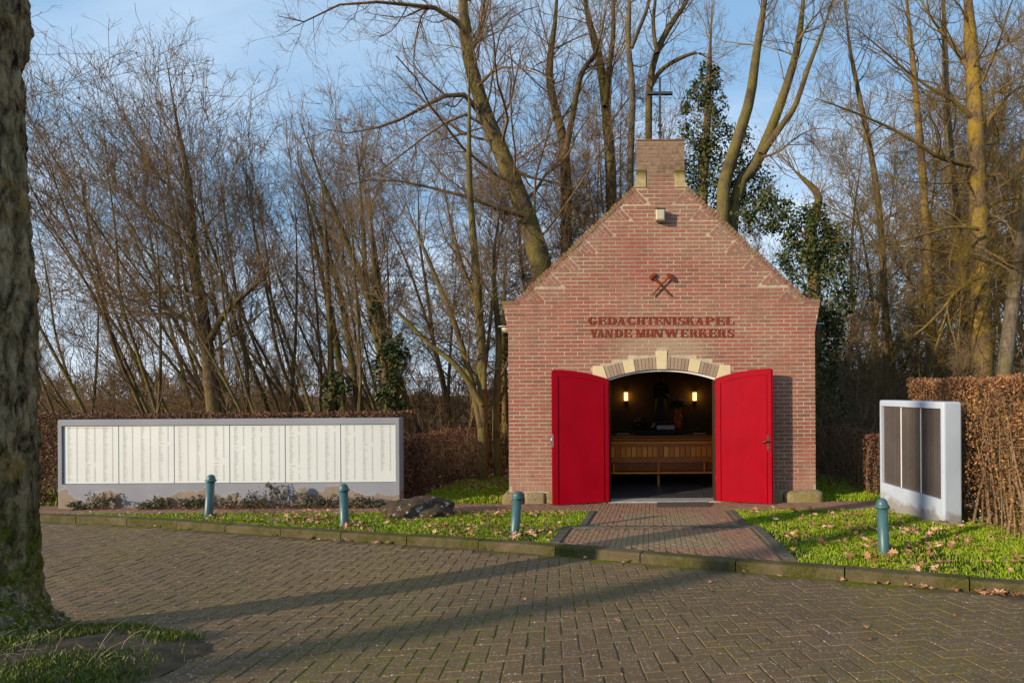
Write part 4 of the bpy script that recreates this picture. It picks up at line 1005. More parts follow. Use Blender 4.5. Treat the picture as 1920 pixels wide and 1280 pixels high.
# ================================================================== MEMORIAL WALLS
WY = 9.50
mw = thing('memorial_wall', 'long grey memorial wall with six cream panels of printed names and peeling base', 'memorial wall', (0, WY, 0))
c0 = W(107, 784, WY); c1 = W(749, 786, WY); xl, xr = c0.x, c1.x; zt = (c0.z+c1.z)/2
pl0, pl1 = W(115, 796, WY), W(742, 904, WY); ix0, ix1, iz0, iz1 = pl0.x, pl1.x, pl1.z, (pl0.z+W(742,797,WY).z)/2
zb = float(lawn_z(WY)) - 0.2
def frame_body(x0, x1, z0, z1, hx0, hx1, hz0, hz1, T, bev, mt=None):
    bm = bmesh.new(); V = lambda *p: bm.verts.new(p)
    o = [V(x0,0,z0),V(x1,0,z0),V(x1,0,z1),V(x0,0,z1)]; h = [V(hx0,0,hz0),V(hx1,0,hz0),V(hx1,0,hz1),V(hx0,0,hz1)]
    b_ = [V(x0,T,z0),V(x1,T,z0),V(x1,T,z1),V(x0,T,z1)]; r = [V(hx0,T*.75,hz0),V(hx1,T*.75,hz0),V(hx1,T*.75,hz1),V(hx0,T*.75,hz1)]
    for i in range(4):
        j = (i+1)%4; bm.faces.new((o[i],o[j],h[j],h[i])); bm.faces.new((h[i],h[j],r[j],r[i])); bm.faces.new((o[j],o[i],b_[i],b_[j]))
    bm.faces.new(b_[::-1]); bm.faces.new(r); bmesh.ops.recalc_face_normals(bm, faces=bm.faces)
    out_e = [e for e in bm.edges if all(v in o+b_ for v in e.verts)]
    bmesh.ops.bevel(bm, geom=out_e, offset=bev, segments=3, profile=0.5, affect='EDGES')
    if mt is not None: bm.transform(mt); bmesh.ops.recalc_face_normals(bm, faces=bm.faces)
    me = bpy.data.meshes.new('frame'); bm.to_mesh(me); bm.free(); return me
me = frame_body(xl, xr, zb, zt, ix0, ix1, iz0, iz1, 0.16, 0.016); me.materials.append(MAT['wallpaint']); place('frame', me, mw)
m = MB(); m.box((ix0+.001,0.06,iz0+.001),(ix1-.001,0.158,iz1-.001)); m.build('back_slab', MAT['iron'], mw)
def names(mb, x0, x1, z0, z1, y, rows, cols, seed, heads, sparse_last=None):
    rr = random.Random(seed); w = x1-x0; h = z1-z0; ch = h/(rows+3)
    for cI in range(cols):
        cx = x0 + w*(0.075 + cI*0.325); yx = cx + w*0.16
        r = 0
        while r < rows:
            zc = z1 - (r+1.8)*ch
            if sparse_last is not None and cI == cols-1 and r > sparse_last: break
            if heads and rr.random() < heads: 
                r += 1; zc = z1 - (r+1.8)*ch; k = rr.randint(5,8); bold = True
                x = cx
                for g in range(k):
                    gw = rr.uniform(0.006,0.010); mb.add([(x,y,zc),(x+gw,y,zc),(x+gw,y,zc+ch*0.55),(x,y,zc+ch*0.55)], [[0,1,2,3]]); x += gw+0.002
                r += 2; continue
            x = cx; k = rr.randint(4,9); br = k+rr.choice((0,0,1,2)); tall = 0.5
            for g in range(br):
                if g == k: x += 0.008
                gw = rr.uniform(0.0028,0.0062); gh = ch*(0.55 if g in (0,k) else rr.choice((0.32,0.34,0.5)))
                mb.add([(x,y,zc),(x+gw,y,zc),(x+gw,y,zc+gh),(x,y,zc+gh)], [[0,1,2,3]]); x += gw+0.0022
            x = yx + (0 if cI else 0.0)
            for g in range(4):
                gw = rr.uniform(0.003,0.0048); mb.add([(x,y,zc),(x+gw,y,zc),(x+gw,y,zc+ch*0.5),(x,y,zc+ch*0.5)], [[0,1,2,3]]); x += gw+0.002
            r += 1
pw = (ix1-ix0)/6
for i in range(6):
    a, b = ix0 + i*pw + 0.006, ix0 + (i+1)*pw - 0.006
    m = MB(); m.box((a,0.028,iz0+0.006),(b,0.059,iz1-0.008), bev=0.002); pn = m.build('name_panel', MAT['panel'], mw)
    m = MB(); names(m, a, b, iz0, iz1, 0.0272, 47, 3, 40+i, 0.012 if i not in (2,) else 0.02, 38 if i == 5 else None)
    if i == 0:
        x = a+0.06
        for g in range(62):
            gw = 0.006; 
            if g % 7 != 6: m.add([(x,0.0272,iz1-0.045),(x+gw,0.0272,iz1-0.045),(x+gw,0.0272,iz1-0.034),(x,0.0272,iz1-0.034)], [[0,1,2,3]])
            x += 0.0115
    m.build('printed_names', MAT['ink'], pn, 'stuff')

# the second, smaller monument on the right, seen at a slant
Yn, Yf = 7.45, 9.0
A0 = W(1769, 755, Yn); A1 = W(1648, 748, Yf)
Xf = 0.5*(A0.x + A1.x)
zt = A0.z*0.5 + A1.z*0.5
ms = thing('memorial_slab', 'pale blue grey memorial slab with three dark taupe name panels before the beech hedge', 'memorial slab', (0, 0, 0))
TH2 = 0.265
# local frame: v along the face (from near to far), n out of the face (towards -x)
vA, vB = Vector((A0.x, Yn)), Vector((A1.x, Yf)); vd = (vB-vA); LV = vd.length; vd.normalize(); nd = Vector((-vd.y, vd.x))
def MP(v, n, z): q = vA + vd*v + nd*n; return Vector((q.x, q.y, z))
def mbox(mb, v0, v1, n0, n1, z0, z1, bev=0.0):
    mt = Matrix(((vd.x, nd.x, 0, vA.x), (vd.y, nd.y, 0, vA.y), (0,0,1,0), (0,0,0,1)))
    mb.box((v0,n0,z0),(v1,n1,z1), bev=bev, mat=mt)
zbb = -0.4
fi = dict(v0=0.06, v1=LV-0.07, z0=None, z1=zt-0.09)
q0 = W(1766, 936, Yn+0.06); fi['z0'] = q0.z
mt = Matrix(((vd.x, -nd.x, 0, vA.x), (vd.y, -nd.y, 0, vA.y), (0,0,1,0), (0,0,0,1)))
me = frame_body(0, LV, zbb, zt, fi['v0'], fi['v1'], fi['z0'], fi['z1'], TH2, 0.03, mt); me.materials.append(MAT['monument']); place('frame', me, ms)
m = MB(); mbox(m, fi['v0'], fi['v1'], -TH2+0.02, -0.075, fi['z0']+.001, fi['z1']-.001); m.build('back_slab', MAT['white'], ms)
pw2 = (fi['v1']-fi['v0'])/3
for i in range(3):
    m = MB(); a, b = fi['v0']+i*pw2+0.010, fi['v0']+(i+1)*pw2-0.010
    mbox(m, a, b, -0.074, -0.035, fi['z0']+0.004, fi['z1']-0.006, 0.002); pn = m.build('name_panel', MAT['taupe'], ms)
    mm = MB(); names(mm, 0, b-a, fi['z0'], fi['z1'], 0, 44, 3, 70+i, 0.0)
    m = MB(); m.add([MP(b - p[0], -0.0342, p[2]) for p in mm.v], mm.f); m.build('printed_names', MAT['ink_light'], pn, 'stuff')
for i in (1,2):
    m = MB(); v = fi['v0']+i*pw2; mbox(m, v-0.008, v+0.008, -0.074, -0.03, fi['z0']+0.002, fi['z1']-0.004); m.build('panel_strip', MAT['white'], ms)

# ================================================================== BOLLARDS, BOULDER
bl = [(391,966,396,889,'blue green bollard in front of the memorial wall, third and fourth panels'), (646,985,644,906,'blue green bollard beside the mossy boulder, on its left'), (965,1002,971,920,'blue green bollard leaning right, in front of the chapel wall corner'), (1658,1037,1653,933,'blue green bollard on the right lawn before the taupe memorial slab')]
bproto = None
for bx_, by_, tx_, ty_, lab in bl:
    g = ground_pt(bx_, by_); t0 = W(tx_, ty_, g.y); Hb = (t0-g).length
    o = thing('bollard', lab, 'bollard', g, 'blue green bollards along the kerb')
    if bproto is None:
        m = MB(); m.lathe([(0.058,-0.15),(0.058,0.0),(0.054,0.02),(0.052,0.48)], seg=28); s1 = m.mesh('shaft', MAT['bollard'])
        m = MB(); m.lathe([(0.054,0.475),(0.068,0.482),(0.074,0.495),(0.068,0.508),(0.058,0.514),(0.056,0.53),(0.05,0.55),(0.036,0.57),(0.018,0.58),(0.001,0.583)], seg=28); s2 = m.mesh('cap', MAT['bollard'])
        bproto = (s1, s2)
    place('shaft', bproto[0], o); place('cap', bproto[1], o)
    dirv = (t0-g).normalized(); o.rotation_euler = dirv.to_track_quat('Z','X').to_euler(); k = Hb/0.583; o.scale = (1.0,1.0,k)
g = ground_pt(785, 966)
bd = thing('boulder', 'low dark boulder with pale lichen and moss patches lying in the lawn', 'boulder', g)
bm = bmesh.new(); bmesh.ops.create_icosphere(bm, subdivisions=5, radius=1)
for v in bm.verts:
    n = mnoise.fractal(v.co*1.5 + Vector((4,1,2)), 1.0, 2.0, 5); v.co *= 1 + 0.16*n
    v.co = Vector((v.co.x*0.53, v.co.y*0.40, v.co.z*0.245 + 0.0)); v.co.z += 0.035*v.co.x*-0.6
    if v.co.z < -0.02: v.co.x *= 0.93
me = bpy.data.meshes.new('rock'); bm.to_mesh(me); bm.free(); me.materials.append(MAT['boulder'])
for p in me.polygons: p.use_smooth = True
o = place('rock', me, bd); o.location = (0,0.05,0.03); bd.scale = (1,1,1)

# ================================================================== VEGETATION
NR = np.random.RandomState(11)
def unit(a): return a/np.maximum(np.linalg.norm(a, axis=-1, keepdims=True), 1e-9)
def tubes(P, Rr, sides):
    """P (n,k,3) polylines, Rr (n,k) radii -> V, F (quads)"""
    n, k, _ = P.shape
    T = np.empty_like(P); T[:,1:-1] = P[:,2:]-P[:,:-2]; T[:,0] = P[:,1]-P[:,0]; T[:,-1] = P[:,-1]-P[:,-2]; T = unit(T)
    ref = np.where(np.abs(T[:,:1,2:3]) > 0.8, np.array([[[1.0,0,0]]]), np.array([[[0,0,1.0]]]))
    U = unit(np.cross(T, np.broadcast_to(ref, T.shape))); B = np.cross(T, U)
    a = np.arange(sides)*2*np.pi/sides
    V = P[:,:,None,:] + Rr[:,:,None,None]*(U[:,:,None,:]*np.cos(a)[None,None,:,None] + B[:,:,None,:]*np.sin(a)[None,None,:,None])
    idx = np.arange(n*k*sides).reshape(n,k,sides); nx = np.roll(idx,-1,axis=2)
    Fq = np.stack([idx[:,:-1], nx[:,:-1], nx[:,1:], idx[:,1:]], axis=-1).reshape(-1,4)
    return V.reshape(-1,3), Fq
def cat(lst):
    V, F, o = [], [], 0
    for v, f in lst: V.append(v); F.append(f+o); o += len(v)
    return np.concatenate(V), np.concatenate(F)
def sample(P, Rr, t):
    """points, tangents, radii at fraction t (m,) along polylines given per row (m,k,3)"""
    m, k, _ = P.shape; f = t*(k-1); i = np.minimum(f.astype(int), k-2); u = (f-i)[:,None]; r = np.arange(m)
    a, b = P[r,i], P[r,i+1]; return a*(1-u)+b*u, unit(b-a), Rr[r,i]*(1-u[:,0])+Rr[r,i+1]*u[:,0]
def children(P, Rr, per, lo, hi, ang, length, k, rs, up=0.25, wob=0.22, rfac=0.55, rmin=0.0022, taper=0.35, lenvar=0.5, shrink=0.55, bias=None):
    n = len(P); cnt = rs.poisson(per, n) if np.isscalar(per) else rs.poisson(per)
    src = np.repeat(np.arange(n), cnt); m = len(src)
    if m == 0: return np.zeros((0,k,3)), np.zeros((0,k))
    t = rs.uniform(lo, hi, m); p0, tg, r0 = sample(P[src], Rr[src], t)
    rv = unit(rs.normal(size=(m,3))); side = unit(rv - (rv*tg).sum(1,keepdims=True)*tg)
    an = np.radians(rs.normal(ang, 12, m))[:,None]; d = unit(tg*np.cos(an) + side*np.sin(an) + np.array([0,0,up]))
    if bias is not None: d = unit(d + np.array(bias))
    L = (length if np.isscalar(length) else length[src])*(1-shrink*t)*rs.uniform(1-lenvar, 1+lenvar, m)
    r = np.clip(np.minimum(r0*rfac, 0.0125*L+0.001), rmin, None)*rs.uniform(0.7,1.0,m)
    out = np.empty((m,k,3)); out[:,0] = p0; step = (L/(k-1))[:,None]
    for j in range(1,k):
        d = unit(d + rs.normal(0, wob, (m,3)) + np.array([0,0,up*0.35])); out[:,j] = out[:,j-1] + d*step
    rr = r[:,None]*np.linspace(1, taper, k)[None,:]; return out, np.maximum(rr, rmin*0.6)
def resample(pts, rad, k):
    pts = np.array(pts, float); rad = np.array(rad, float)
    # smooth the drawn line a little (Catmull-Rom)
    n = len(pts); t = np.linspace(0, n-1, k); i = np.minimum(t.astype(int), n-2); u = (t-i)[:,None]
    p0 = pts[np.maximum(i-1,0)]; p1 = pts[i]; p2 = pts[i+1]; p3 = pts[np.minimum(i+2,n-1)]
    c = 0.5*((2*p1)+(-p0+p2)*u+(2*p0-5*p1+4*p2-p3)*u**2+(-p0+3*p1-3*p2+p3)*u**3)
    return c, np.interp(t, np.arange(n), rad)
def grow(stems, seed, dens=2.2, l1=2.6, lo=0.25, per2=6, per3=5, per4=1.5, up=0.3, ang=48, k1=8, wob=0.16, rmin=0.0036, limbs=(), bias=None, l2=1.35, l3=0.58, l4=0.26):
    """stems, limbs: [(pts, radii)]; returns trunk (V,F) and crown (V,F)"""
    rs = np.random.RandomState(seed); K = 18
    P, Rr = zip(*[resample(p, r, K) for p, r in stems]); P = np.array(P); Rr = np.array(Rr); Rr[:,-5:] *= np.linspace(0.85,0.18,5)[None]
    trunk = tubes(P, Rr, 10)
    L = np.linalg.norm(np.diff(P,axis=1),axis=2).sum(1)
    c1, r1 = children(P, Rr, dens*L*(1-lo), lo, 0.98, ang, l1, k1, rs, up*0.6, wob, 0.36, 0.006, 0.28, bias=bias)
    if limbs:
        lp, lr = zip(*[resample(p, r, k1) for p, r in limbs]); lp, lr = np.array(lp), np.array(lr); lr = lr*np.linspace(0.85,0.35,k1)[None]
        lL = np.linalg.norm(np.diff(lp,axis=1),axis=2).sum(1); cl, rl_ = children(lp, lr, 3.2*lL, 0.1, 1.0, 50, 1.9, k1, rs, up*0.6, wob, 0.5, 0.006, 0.3)
        c1 = np.concatenate([lp, cl, c1]); r1 = np.concatenate([lr, rl_, r1])
    crown = [tubes(c1, r1, 5)]
    src = np.concatenate([c1]); l1len = np.linalg.norm(np.diff(c1,axis=1),axis=2).sum(1)
    c2, r2 = children(c1, r1, per2*np.clip(l1len/2.0,0.4,2.6), 0.15, 1.0, 48, l2, 6, rs, up*0.5, 0.15, 0.6, rmin*1.6, 0.35, bias=bias)
    # leaders at the stem tips too
    c2b, r2b = children(P, Rr, 10, 0.75, 1.0, 30, l2*1.3, 6, rs, up, 0.14, 0.8, rmin*1.6, 0.35)
    c2 = np.concatenate([c2, c2b]); r2 = np.concatenate([r2, r2b]); crown.append(tubes(c2, r2, 4))
    c3, r3 = children(c2, r2, per3, 0.1, 1.0, 45, l3, 5, rs, up*0.5, 0.18, 0.6, rmin, 0.45); crown.append(tubes(c3, r3, 3))
    if per4:
        c4, r4 = children(c3, r3, per4, 0.1, 1.0, 40, l4, 3, rs, up*0.7, 0.2, 0.7, rmin*0.8, 0.5); crown.append(tubes(c4, r4, 3))
        return trunk, cat(crown), c4
    return trunk, cat(crown), c3
def tree(name, label, base, stems, bark, twig, group=None, leaves=0, leafmat='oakleaf', **kw):
    """stems etc. are in world space; the Empty stands at the foot"""
    tr, cr, tips = grow(stems, **kw); o = thing(name, label, 'tree', base, group); b = np.array(base)
    place('trunk', np_mesh('trunk', tr[0]-b, tr[1], MAT[bark], True), o)
    place('crown', np_mesh('crown', cr[0]-b, cr[1], MAT[twig], True), o)
    if leaves:
        rs = np.random.RandomState(kw['seed']+5); c = tips[rs.randint(0,len(tips),leaves), -1] - b; V, F = leaf_quads(c, rs, 0.035); place('clinging_leaves', np_mesh('clinging_leaves', V, F, MAT[leafmat]), o, 'stuff')
    return o
def leaf_quads(c, rs, size, flat=None):
    n = len(c); a = unit(rs.normal(size=(n,3)))
    if flat is not None: a = unit(a*np.array([1,1,flat]))
    bb = unit(np.cross(a, rs.normal(size=(n,3)))); s = (size*rs.uniform(0.6,1.3,n))[:,None]
    V = np.stack([c-a*s, c+bb*s*0.55, c+a*s, c-bb*s*0.55], 1).reshape(-1,3); return V, np.arange(4*n).reshape(n,4)
def PXL(seq, z, dz=0.0):
    """pixel polyline -> points at depth z; dz: further back towards the end"""
    n = len(seq); return [tuple(W(x, y, z + dz*i/max(1,n-1))) for i, (x, y) in enumerate(seq)]
def WR(ws, z): return [w/2/F_PX*z for w in ws]

# ---- trees drawn from the photograph
def base_of(st): p = st[0][0][0]; return (p[0], p[1], p[2])
def hero(name, label, lines, bark, twig, seed, limbs=(), group=None, **kw):
    stems = [(PXL(s, z, dz), WR(w, z)) for s, w, z, dz in lines]; lb = [(PXL(s, z, dz), WR(w, z)) for s, w, z, dz in limbs]
    return tree(name, label, base_of(stems), stems, bark, twig, group, seed=seed, limbs=lb, **kw)

hero('leaning_tree', 'big bare tree behind the chapel, its thick trunk leaning left over the gable', [([(1040,860),(1035,640),(1015,500),(985,400),(942,290),(905,200),(878,100),(868,0),(868,-160),(880,-300)],[52,46,42,38,33,29,25,21,16,8],16,1.0)],
     'bark_green','twig_red',101, limbs=[([(895,205),(865,175),(820,185),(770,215),(720,235),(660,250),(600,240)],[14,12,11,9,7,5,3],16.3,-2),
     ([(990,405),(935,390),(880,370),(800,350),(715,335),(640,350)],[16,14,12,9,7,4],15.8,-1.5), ([(880,70),(850,35),(800,10),(740,10),(660,0),(580,40),(520,30)],[16,13,11,9,7,5,3],16.5,-3),
     ([(940,300),(985,330),(1050,345),(1120,380)],[12,9,7,4],16,1), ([(876,110),(900,60),(920,-20),(935,-120)],[12,10,8,5],16.5,1), ([(925,260),(880,215),(820,240),(740,300),(700,330)],[9,8,7,5,3],16,-1),
     ([(890,170),(930,130),(980,130),(1040,150)],[9,7,5,3],16.5,-1)], dens=2.6, l1=3.8, lo=0.25, per2=7, per3=5.5, per4=1.4, up=0.2, ang=62)
hero('bare_tree', 'straight bare tree just left of the chapel gable with a forked crown', [([(1062,900),(1062,440),(1058,280),(1040,200),(1030,130),(1042,30),(1050,-120)],[24,22,20,17,14,11,6],17.5,0.5), ([(1058,300),(1075,210),(1090,140),(1120,90),(1140,0)],[12,11,9,7,4],17.4,0)],
     'bark_brown','twig_red',102, dens=2.6, l1=3.0, lo=0.4, per2=6, per3=5.5, per4=1.4, ang=55)
hero('bare_tree', 'tall bare tree rising behind the left slope of the gable, forking high up', [([(1150,900),(1146,370),(1140,250),(1127,130),(1100,20),(1085,-90)],[24,22,20,17,13,7],18.5,0.5), ([(1135,200),(1142,130),(1150,60),(1150,-60)],[12,11,9,6],18.5,0)],
     'bark_green','twig_brown',103, dens=2.6, l1=3.0, lo=0.4, per2=6, per3=5.5, per4=1.4, ang=55)
hero('bare_tree', 'slim bare tree directly left of the gable stub', [([(1182,900),(1182,340),(1186,180),(1178,80),(1180,0),(1176,-120)],[14,13,12,11,9,5],17.0,0.4), ([(1184,90),(1198,55),(1215,10),(1225,-60)],[8,7,6,4],17.0,0)],
     'bark_grey','twig_brown',104, dens=2.4, l1=2.2, lo=0.4, per2=6, per3=5.5, per4=1.4)
hero('bare_tree', 'bare tree behind the iron cross with curved dark boughs', [([(1215,900),(1216,260),(1220,150),(1235,90),(1262,40),(1290,0),(1310,-60)],[16,14,13,12,10,8,5],17.8,0.5), ([(1232,100),(1225,40),(1235,-40)],[8,7,4],17.8,0), ([(1219,165),(1240,132),(1275,110),(1310,100),(1340,120)],[9,8,7,5,3],17.9,0)],
     'bark_brown','twig_brown',105, dens=2.6, l1=2.4, lo=0.4, per2=6, per3=5.5, per4=1.4)
hero('forked_tree', 'bare tree right of the gable with two long trunks curving up to the right', [([(1352,900),(1354,400),(1375,290),(1405,190),(1418,100),(1428,40),(1440,-40),(1450,-130)],[28,26,24,20,16,13,10,6],15.5,0.5), ([(1358,900),(1372,410),(1422,300),(1465,190),(1495,90),(1506,0),(1515,-90)],[26,25,22,18,14,11,6],15.7,0.8), ([(1428,290),(1462,240),(1490,200),(1518,120),(1545,50),(1575,-40)],[14,12,11,9,7,4],15.7,0.5)],
     'bark_green','twig_brown',106, limbs=[([(1428,295),(1460,285),(1490,260),(1530,240),(1570,245)],[7,6,5,4,2],15.6,0), ([(1496,80),(1520,40),(1550,10)],[8,6,4],16,0)], dens=1.6, l1=2.0, lo=0.5, per2=5, per3=5, per4=1.5, ang=55)
hero('lichened_tree', 'large yellow lichened tree at the right with many low side boughs', [([(1842,745),(1838,500),(1832,300),(1825,150),(1815,0),(1808,-160)],[38,34,30,26,20,12],15.0,0.0)],
     'bark_yellow','twig_yellow',107, limbs=[([(1818,310),(1760,295),(1690,250),(1600,210),(1530,185)],[13,11,9,7,4],14.8,-1.5), ([(1830,230),(1790,190),(1720,150),(1650,90),(1600,50)],[12,10,8,6,3],15,-1), ([(1822,140),(1790,90),(1750,40),(1720,-10)],[14,12,9,6],15,0), ([(1835,430),(1790,425),(1730,440),(1660,460),(1560,450)],[9,8,6,5,3],14.5,-1), ([(1836,520),(1800,540),(1750,600),(1700,640),(1660,700)],[11,9,8,6,4],14.5,-1),
     ([(1840,250),(1880,190),(1920,160),(1970,150)],[10,8,6,4],15,0), ([(1846,470),(1890,490),(1930,490),(1980,520)],[9,8,7,4],14.5,-1), ([(1840,400),(1870,380),(1930,370)],[8,7,4],15,0), ([(1845,330),(1885,330),(1940,350)],[8,6,4],15,0)], dens=3.2, l1=3.2, lo=0.15, per2=6, per3=5.5, per4=1.4, up=0.10, ang=70)
hero('bare_tree', 'slim leaning bare tree left of the large yellow lichened tree', [([(1752,745),(1745,640),(1740,500),(1728,300),(1712,120),(1700,0),(1690,-100)],[20,18,16,13,10,8,5],16.5,0.4)], 'bark_yellow','twig_yellow',108, dens=2.8, l1=2.6, lo=0.2, per2=6, per3=5.5, per4=1.4, up=0.2, ang=58)
hero('bare_tree', 'pinkish sunlit bare tree at the right edge leaning outward', [([(1876,745),(1890,640),(1905,520),(1925,400),(1945,200),(1960,0)],[28,26,24,22,18,12],14.0,0.3)], 'bark_grey','twig_brown',109, dens=2.4, l1=2.6, lo=0.35, per2=6, per3=5.5, per4=1.4)
hero('bare_tree', 'thin bare tree with backward slanting stem midway between chapel and lichened tree', [([(1665,760),(1655,480),(1640,330),(1615,200),(1592,80),(1580,-40)],[13,12,11,9,7,4],17,0.5)], 'bark_brown','twig_brown',110, dens=2.8, l1=2.4, lo=0.2, per2=6, per3=5.5, per4=1.4, ang=55)
hero('bare_tree', 'grey tree trunk close behind the lichened tree', [([(1812,760),(1808,560),(1790,380),(1775,200),(1770,40),(1765,-80)],[20,19,16,13,10,6],18,0.4)], 'bark_grey','twig_yellow',111, dens=2.8, l1=2.8, lo=0.2, per2=6, per3=5.5, per4=1.4, ang=55)
# left thicket, drawn stems
hero('bare_tree', 'dark bare tree with wide low boughs behind the second memorial panel', [([(405,800),(398,740),(385,620),(366,500),(358,420),(352,330),(330,220),(310,100)],[26,24,21,17,14,11,8,4],13.0,0.4), ([(390,645),(420,590),(450,560),(500,520)],[12,10,8,5],13,0), ([(362,480),(330,440),(290,410),(240,370)],[10,8,6,4],13,-0.4)],
     'bark_brown','twig_red',121, limbs=[([(383,615),(340,592),(290,588),(240,580),(190,560)],[11,9,8,6,4],13,-0.6), ([(375,560),(330,545),(270,550),(200,540)],[9,8,6,3],13,0.5)], dens=3.2, l1=2.6, lo=0.2, per2=6, per3=5.5, per4=1.4, leaves=120, bias=(-0.12,0,0))
hero('multi_stem_tree', 'fan of bare stems growing beside the left corner of the chapel', [([(906,905),(905,800),(902,640),(892,500),(880,340),(880,200),(878,80)],[20,19,17,14,11,8,4],12.6,0.3), ([(902,800),(880,700),(850,600),(800,480),(760,380)],[14,12,10,8,4],12.6,0.3), ([(904,760),(860,690),(800,640),(740,580),(680,540)],[12,10,8,6,3],12.5,-0.3), ([(936,905),(930,800),(935,640),(925,500),(940,380)],[15,14,12,9,5],12.9,0.3), ([(908,730),(900,600),(858,470),(830,340)],[11,9,7,4],12.6,0.5)],
     'bark_green','twig_brown',122, dens=2.2, l1=2.2, lo=0.25, per2=6, per3=5, per4=2)
hero('multi_stem_tree', 'group of slanting bare stems between the last memorial panel and the chapel', [([(775,860),(745,740),(706,600),(660,480),(600,330),(560,220)],[18,17,14,11,7,4],13.5,0.5), ([(760,850),(720,690),(690,560),(680,420),(670,280)],[15,13,11,8,4],13.7,0.4), ([(690,850),(662,690),(640,560),(600,430),(560,330)],[16,14,11,8,4],14,0.4), ([(650,850),(632,650),(600,500),(570,350)],[13,11,8,4],14.2,0.4)],
     'bark_green','twig_red',123, dens=2.2, l1=2.2, lo=0.2, per2=6, per3=5, per4=1.5, bias=(-0.1,0,0))

# ---- thicket trees grown from a few kinds
def kind_tree(seed, H, lean, nst, rad, kw):
    rs = np.random.RandomState(seed); stems = []
    for s in range(nst):
        a = rs.uniform(0,6.28); sp = 0.0 if nst == 1 else rs.uniform(0.06,0.24); k = 6; p = np.array([sp*math.cos(a), sp*math.sin(a), -0.15]); d = unit(np.array([lean+0.25*math.cos(a)*(nst>1)+rs.normal(0,.05), 0.2*math.sin(a)*(nst>1)+rs.normal(0,.05), 1.0])); pts = [p.copy()]
        h = H*rs.uniform(0.75,1.05)
        for j in range(k):
            d = unit(d + rs.normal(0,0.07,3) + np.array([0,0,0.05])); p = p + d*h/k; pts.append(p.copy())
        r = rad*rs.uniform(0.6,1.0); stems.append((pts, list(r*np.linspace(1,0.15,k+1))))
    tr, cr, tips = grow(stems, seed=seed+500, **kw)
    return tr, cr, tips
KT = []
specs = [(1,10.0,-0.15,2,0.060,dict(rmin=0.0042,dens=2.7,l1=2.2,lo=0.15,per2=6,per3=5,per4=1.4,bias=(-0.12,0,0.1),up=0.4,ang=36)), (2,10.8,-0.10,1,0.080,dict(rmin=0.0042,dens=3.6,l1=2.6,lo=0.18,per2=6,per3=5,per4=1.4,bias=(-0.10,0,0.1),up=0.4,ang=38)), (3,9.0,-0.20,3,0.050,dict(rmin=0.004,dens=2.3,l1=1.9,lo=0.12,per2=6,per3=5,per4=1.4,bias=(-0.12,0,0.05),up=0.35,ang=40)),
         (4,11.5,0.02,1,0.11,dict(rmin=0.006,dens=3.8,l1=3.8,lo=0.2,per2=6,per3=6,per4=1.4,ang=56,up=0.2)), (5,12.5,-0.05,2,0.10,dict(rmin=0.006,dens=2.8,l1=3.4,lo=0.25,per2=6,per3=5,per4=1.4,ang=52,up=0.2)), (6,11.0,0.08,1,0.09,dict(rmin=0.006,dens=4.2,l1=3.6,lo=0.10,per2=6,per3=6,per4=1.4,ang=68,up=0.1))]
for sd_, H, lean, nst, rad, kw in specs: KT.append(kind_tree(sd_, H, lean, nst, rad, kw))
mesh_cache = {}
def thicket(k, x, y, rot, sc, bark, twig, label, group, name='bare_tree', leaves=0):
    if k not in mesh_cache:
        tr, cr, tips = KT[k]; mesh_cache[k] = (np_mesh('trunk', tr[0], tr[1], MAT[bark], True), np_mesh('crown', cr[0], cr[1], MAT[twig], True))
    o = thing(name, label, 'tree', (x, y, far_z(x, y) if y > 11.4 else float(lawn_z(y))), group); o.rotation_euler = (0,0,rot); o.scale = (sc,sc,sc)
    for nm, me, mt in (('trunk', mesh_cache[k][0], bark), ('crown', mesh_cache[k][1], twig)):
        c = place(nm, me, o); c.material_slots[0].link = 'OBJECT'; c.material_slots[0].material = MAT[mt]
    return o
lx = lambda px, y: (px-PX)/F_PX*y
rt = random.Random(5)
ORD = ['leftmost','second from left','third from left','fourth from left','fifth from left','sixth from left','seventh from left','eighth from left','ninth from left','tenth from left']
def zone_labels(spots, zones, look):
    """zones: [(pixel limit, words)]; every spot gets the words of its zone and its order from the left there"""
    out = [None]*len(spots); cnt = {}
    for i in sorted(range(len(spots)), key=lambda i: spots[i][0]):
        z = next(w for lim, w in zones if spots[i][0] < lim); n = cnt.get(z, 0); cnt[z] = n+1; out[i] = '%s %s, %s' % (look, z, ORD[min(n,9)])
    return out
NTH = ['first','second','third','fourth','fifth','sixth']
PANELS = [(105,'left of the memorial wall')] + [(115+104.5*(i+1),'behind the %s memorial panel' % NTH[i]) for i in range(6)] + [(2000,'between memorial wall and chapel')]
GL = 'bare leaning trees in the thicket behind the memorial wall'; LL = 'bare twiggy reddish tree leaning left in the thicket behind the memorial wall'
SL_ = [(170,13.2,2,0.80),(250,12.8,0,0.85),(310,13.6,1,0.95),(350,14.4,0,1.02),(455,13.2,1,1.0),(500,14.2,0,1.05),(540,13.0,2,1.05),(590,14.6,1,1.05),(640,13.4,0,0.92),(90,14.6,1,0.72),(215,15.4,2,1.0),(420,15.6,1,1.1),(730,14.8,1,0.9),(800,15.6,1,0.85),(30,13.8,0,0.68),(850,14.0,0,0.75),(290,16.5,1,1.1),(390,17.0,0,1.2),(530,16.8,1,1.15),(690,17.2,0,1.0),(480,15.0,2,1.2),(440,14.0,0,1.1),(360,13.4,2,1.1),(570,15.5,0,1.05),(620,16.5,2,1.15),(130,15.2,0,0.85),(760,17.5,2,1.0)]
